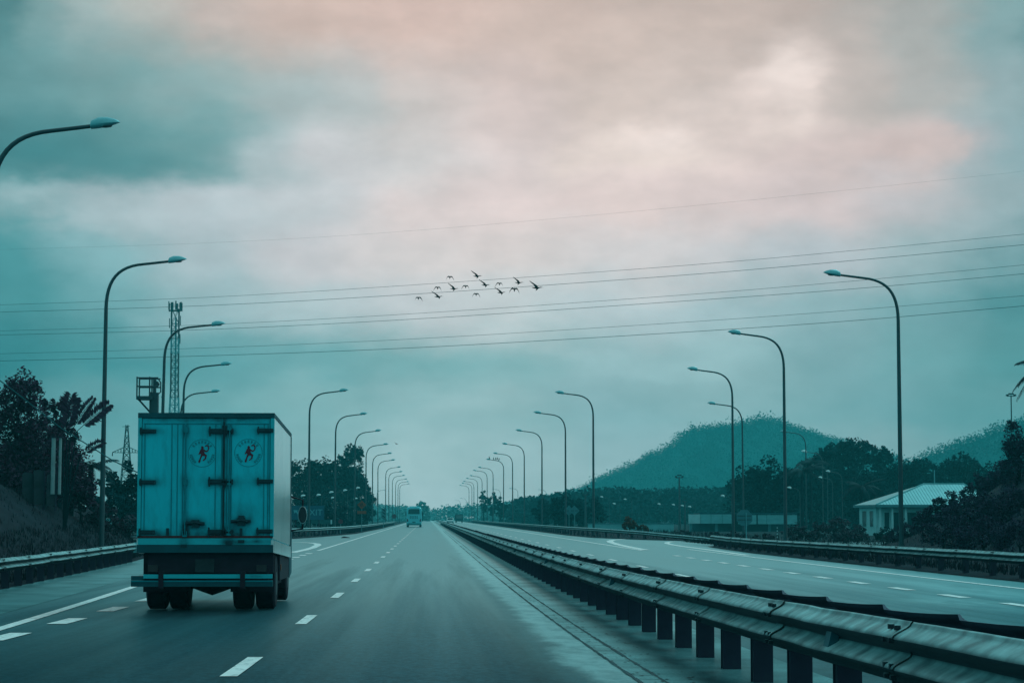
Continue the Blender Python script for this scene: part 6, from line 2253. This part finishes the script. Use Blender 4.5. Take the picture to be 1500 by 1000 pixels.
vm = N(nt, 'ShaderNodeVectorMath', operation='SCALE')
L(cur, vm.inputs[0])
L(ma('MULTIPLY', mr(n3, 0.28, 0.72, 0.93, 1.06), mr(nz(1.1, 1.8, 9.0, 8, 0.58), 0.3, 0.7, 0.965, 1.035)), vm.inputs['Scale'])
front = vm.outputs['Vector']
# the rest of the overcast: paler overhead, teal low behind, brightened to light the lorry's rear
rest = mixc(mr(el0, 6, 50, 0, 1), mixc(mr(n1, 0.3, 0.7, 0, 1), (0.04, 0.34, 0.38), (0.09, 0.44, 0.48)), mixc(mr(n1, 0.3, 0.7, 0, 1), (0.16, 0.36, 0.39), (0.32, 0.52, 0.54)))
rest = mixc(ma('MULTIPLY', mr(az0, 25, 70, 0, 1), mr(az0, 110, 160, 1, 0)), rest, (0.40, 0.62, 0.64))  # unseen side sky, brightened to light the lorry's side panel
aab = ma('ABSOLUTE', az0)
inside = ma('MULTIPLY', mr(aab, 17, 48, 1, 0), mr(el0, 13.5, 34, 1, 0))
cloud = mixc(inside, rest, front)
sky = N(nt, 'ShaderNodeTexSky', sky_type='NISHITA')
sky.sun_disc = False
sky.sun_elevation = SUN_EL
sky.sun_rotation = SUN_AZ
sv = N(nt, 'ShaderNodeVectorMath', operation='SCALE')
L(sky.outputs['Color'], sv.inputs[0])
sv.inputs['Scale'].default_value = 0.08
fin = mixc(0.97, sv.outputs['Vector'], cloud)
L(fin, bg.inputs['Color'])
bg.inputs['Strength'].default_value = 1.0
try:
    w.cycles.sampling_method = 'MANUAL'
    w.cycles.sample_map_resolution = 512
except Exception:
    pass

sun = bpy.data.lights.new('sun', 'SUN')
sun.energy = 1.05
sun.angle = R(22)
sun.color = (0.25, 0.92, 1.0)
so = bpy.data.objects.new('sun', sun)
col.objects.link(so)
d = Vector((math.sin(SUN_AZ) * math.cos(SUN_EL), math.cos(SUN_AZ) * math.cos(SUN_EL), math.sin(SUN_EL)))
so.rotation_euler = (-d).to_track_quat('-Z', 'Y').to_euler()
so.location = (0, 0, 60)

scene.view_settings.view_transform = 'Standard'
scene.view_settings.look = 'None'
scene.view_settings.exposure = 0
scene.view_settings.gamma = 1
scene.render.engine = 'CYCLES'
cy = scene.cycles
cy.use_denoising = True
cy.max_bounces = 6
cy.diffuse_bounces = 3
cy.glossy_bounces = 3
cy.volume_bounces = 1
cy.sample_clamp_indirect = 4
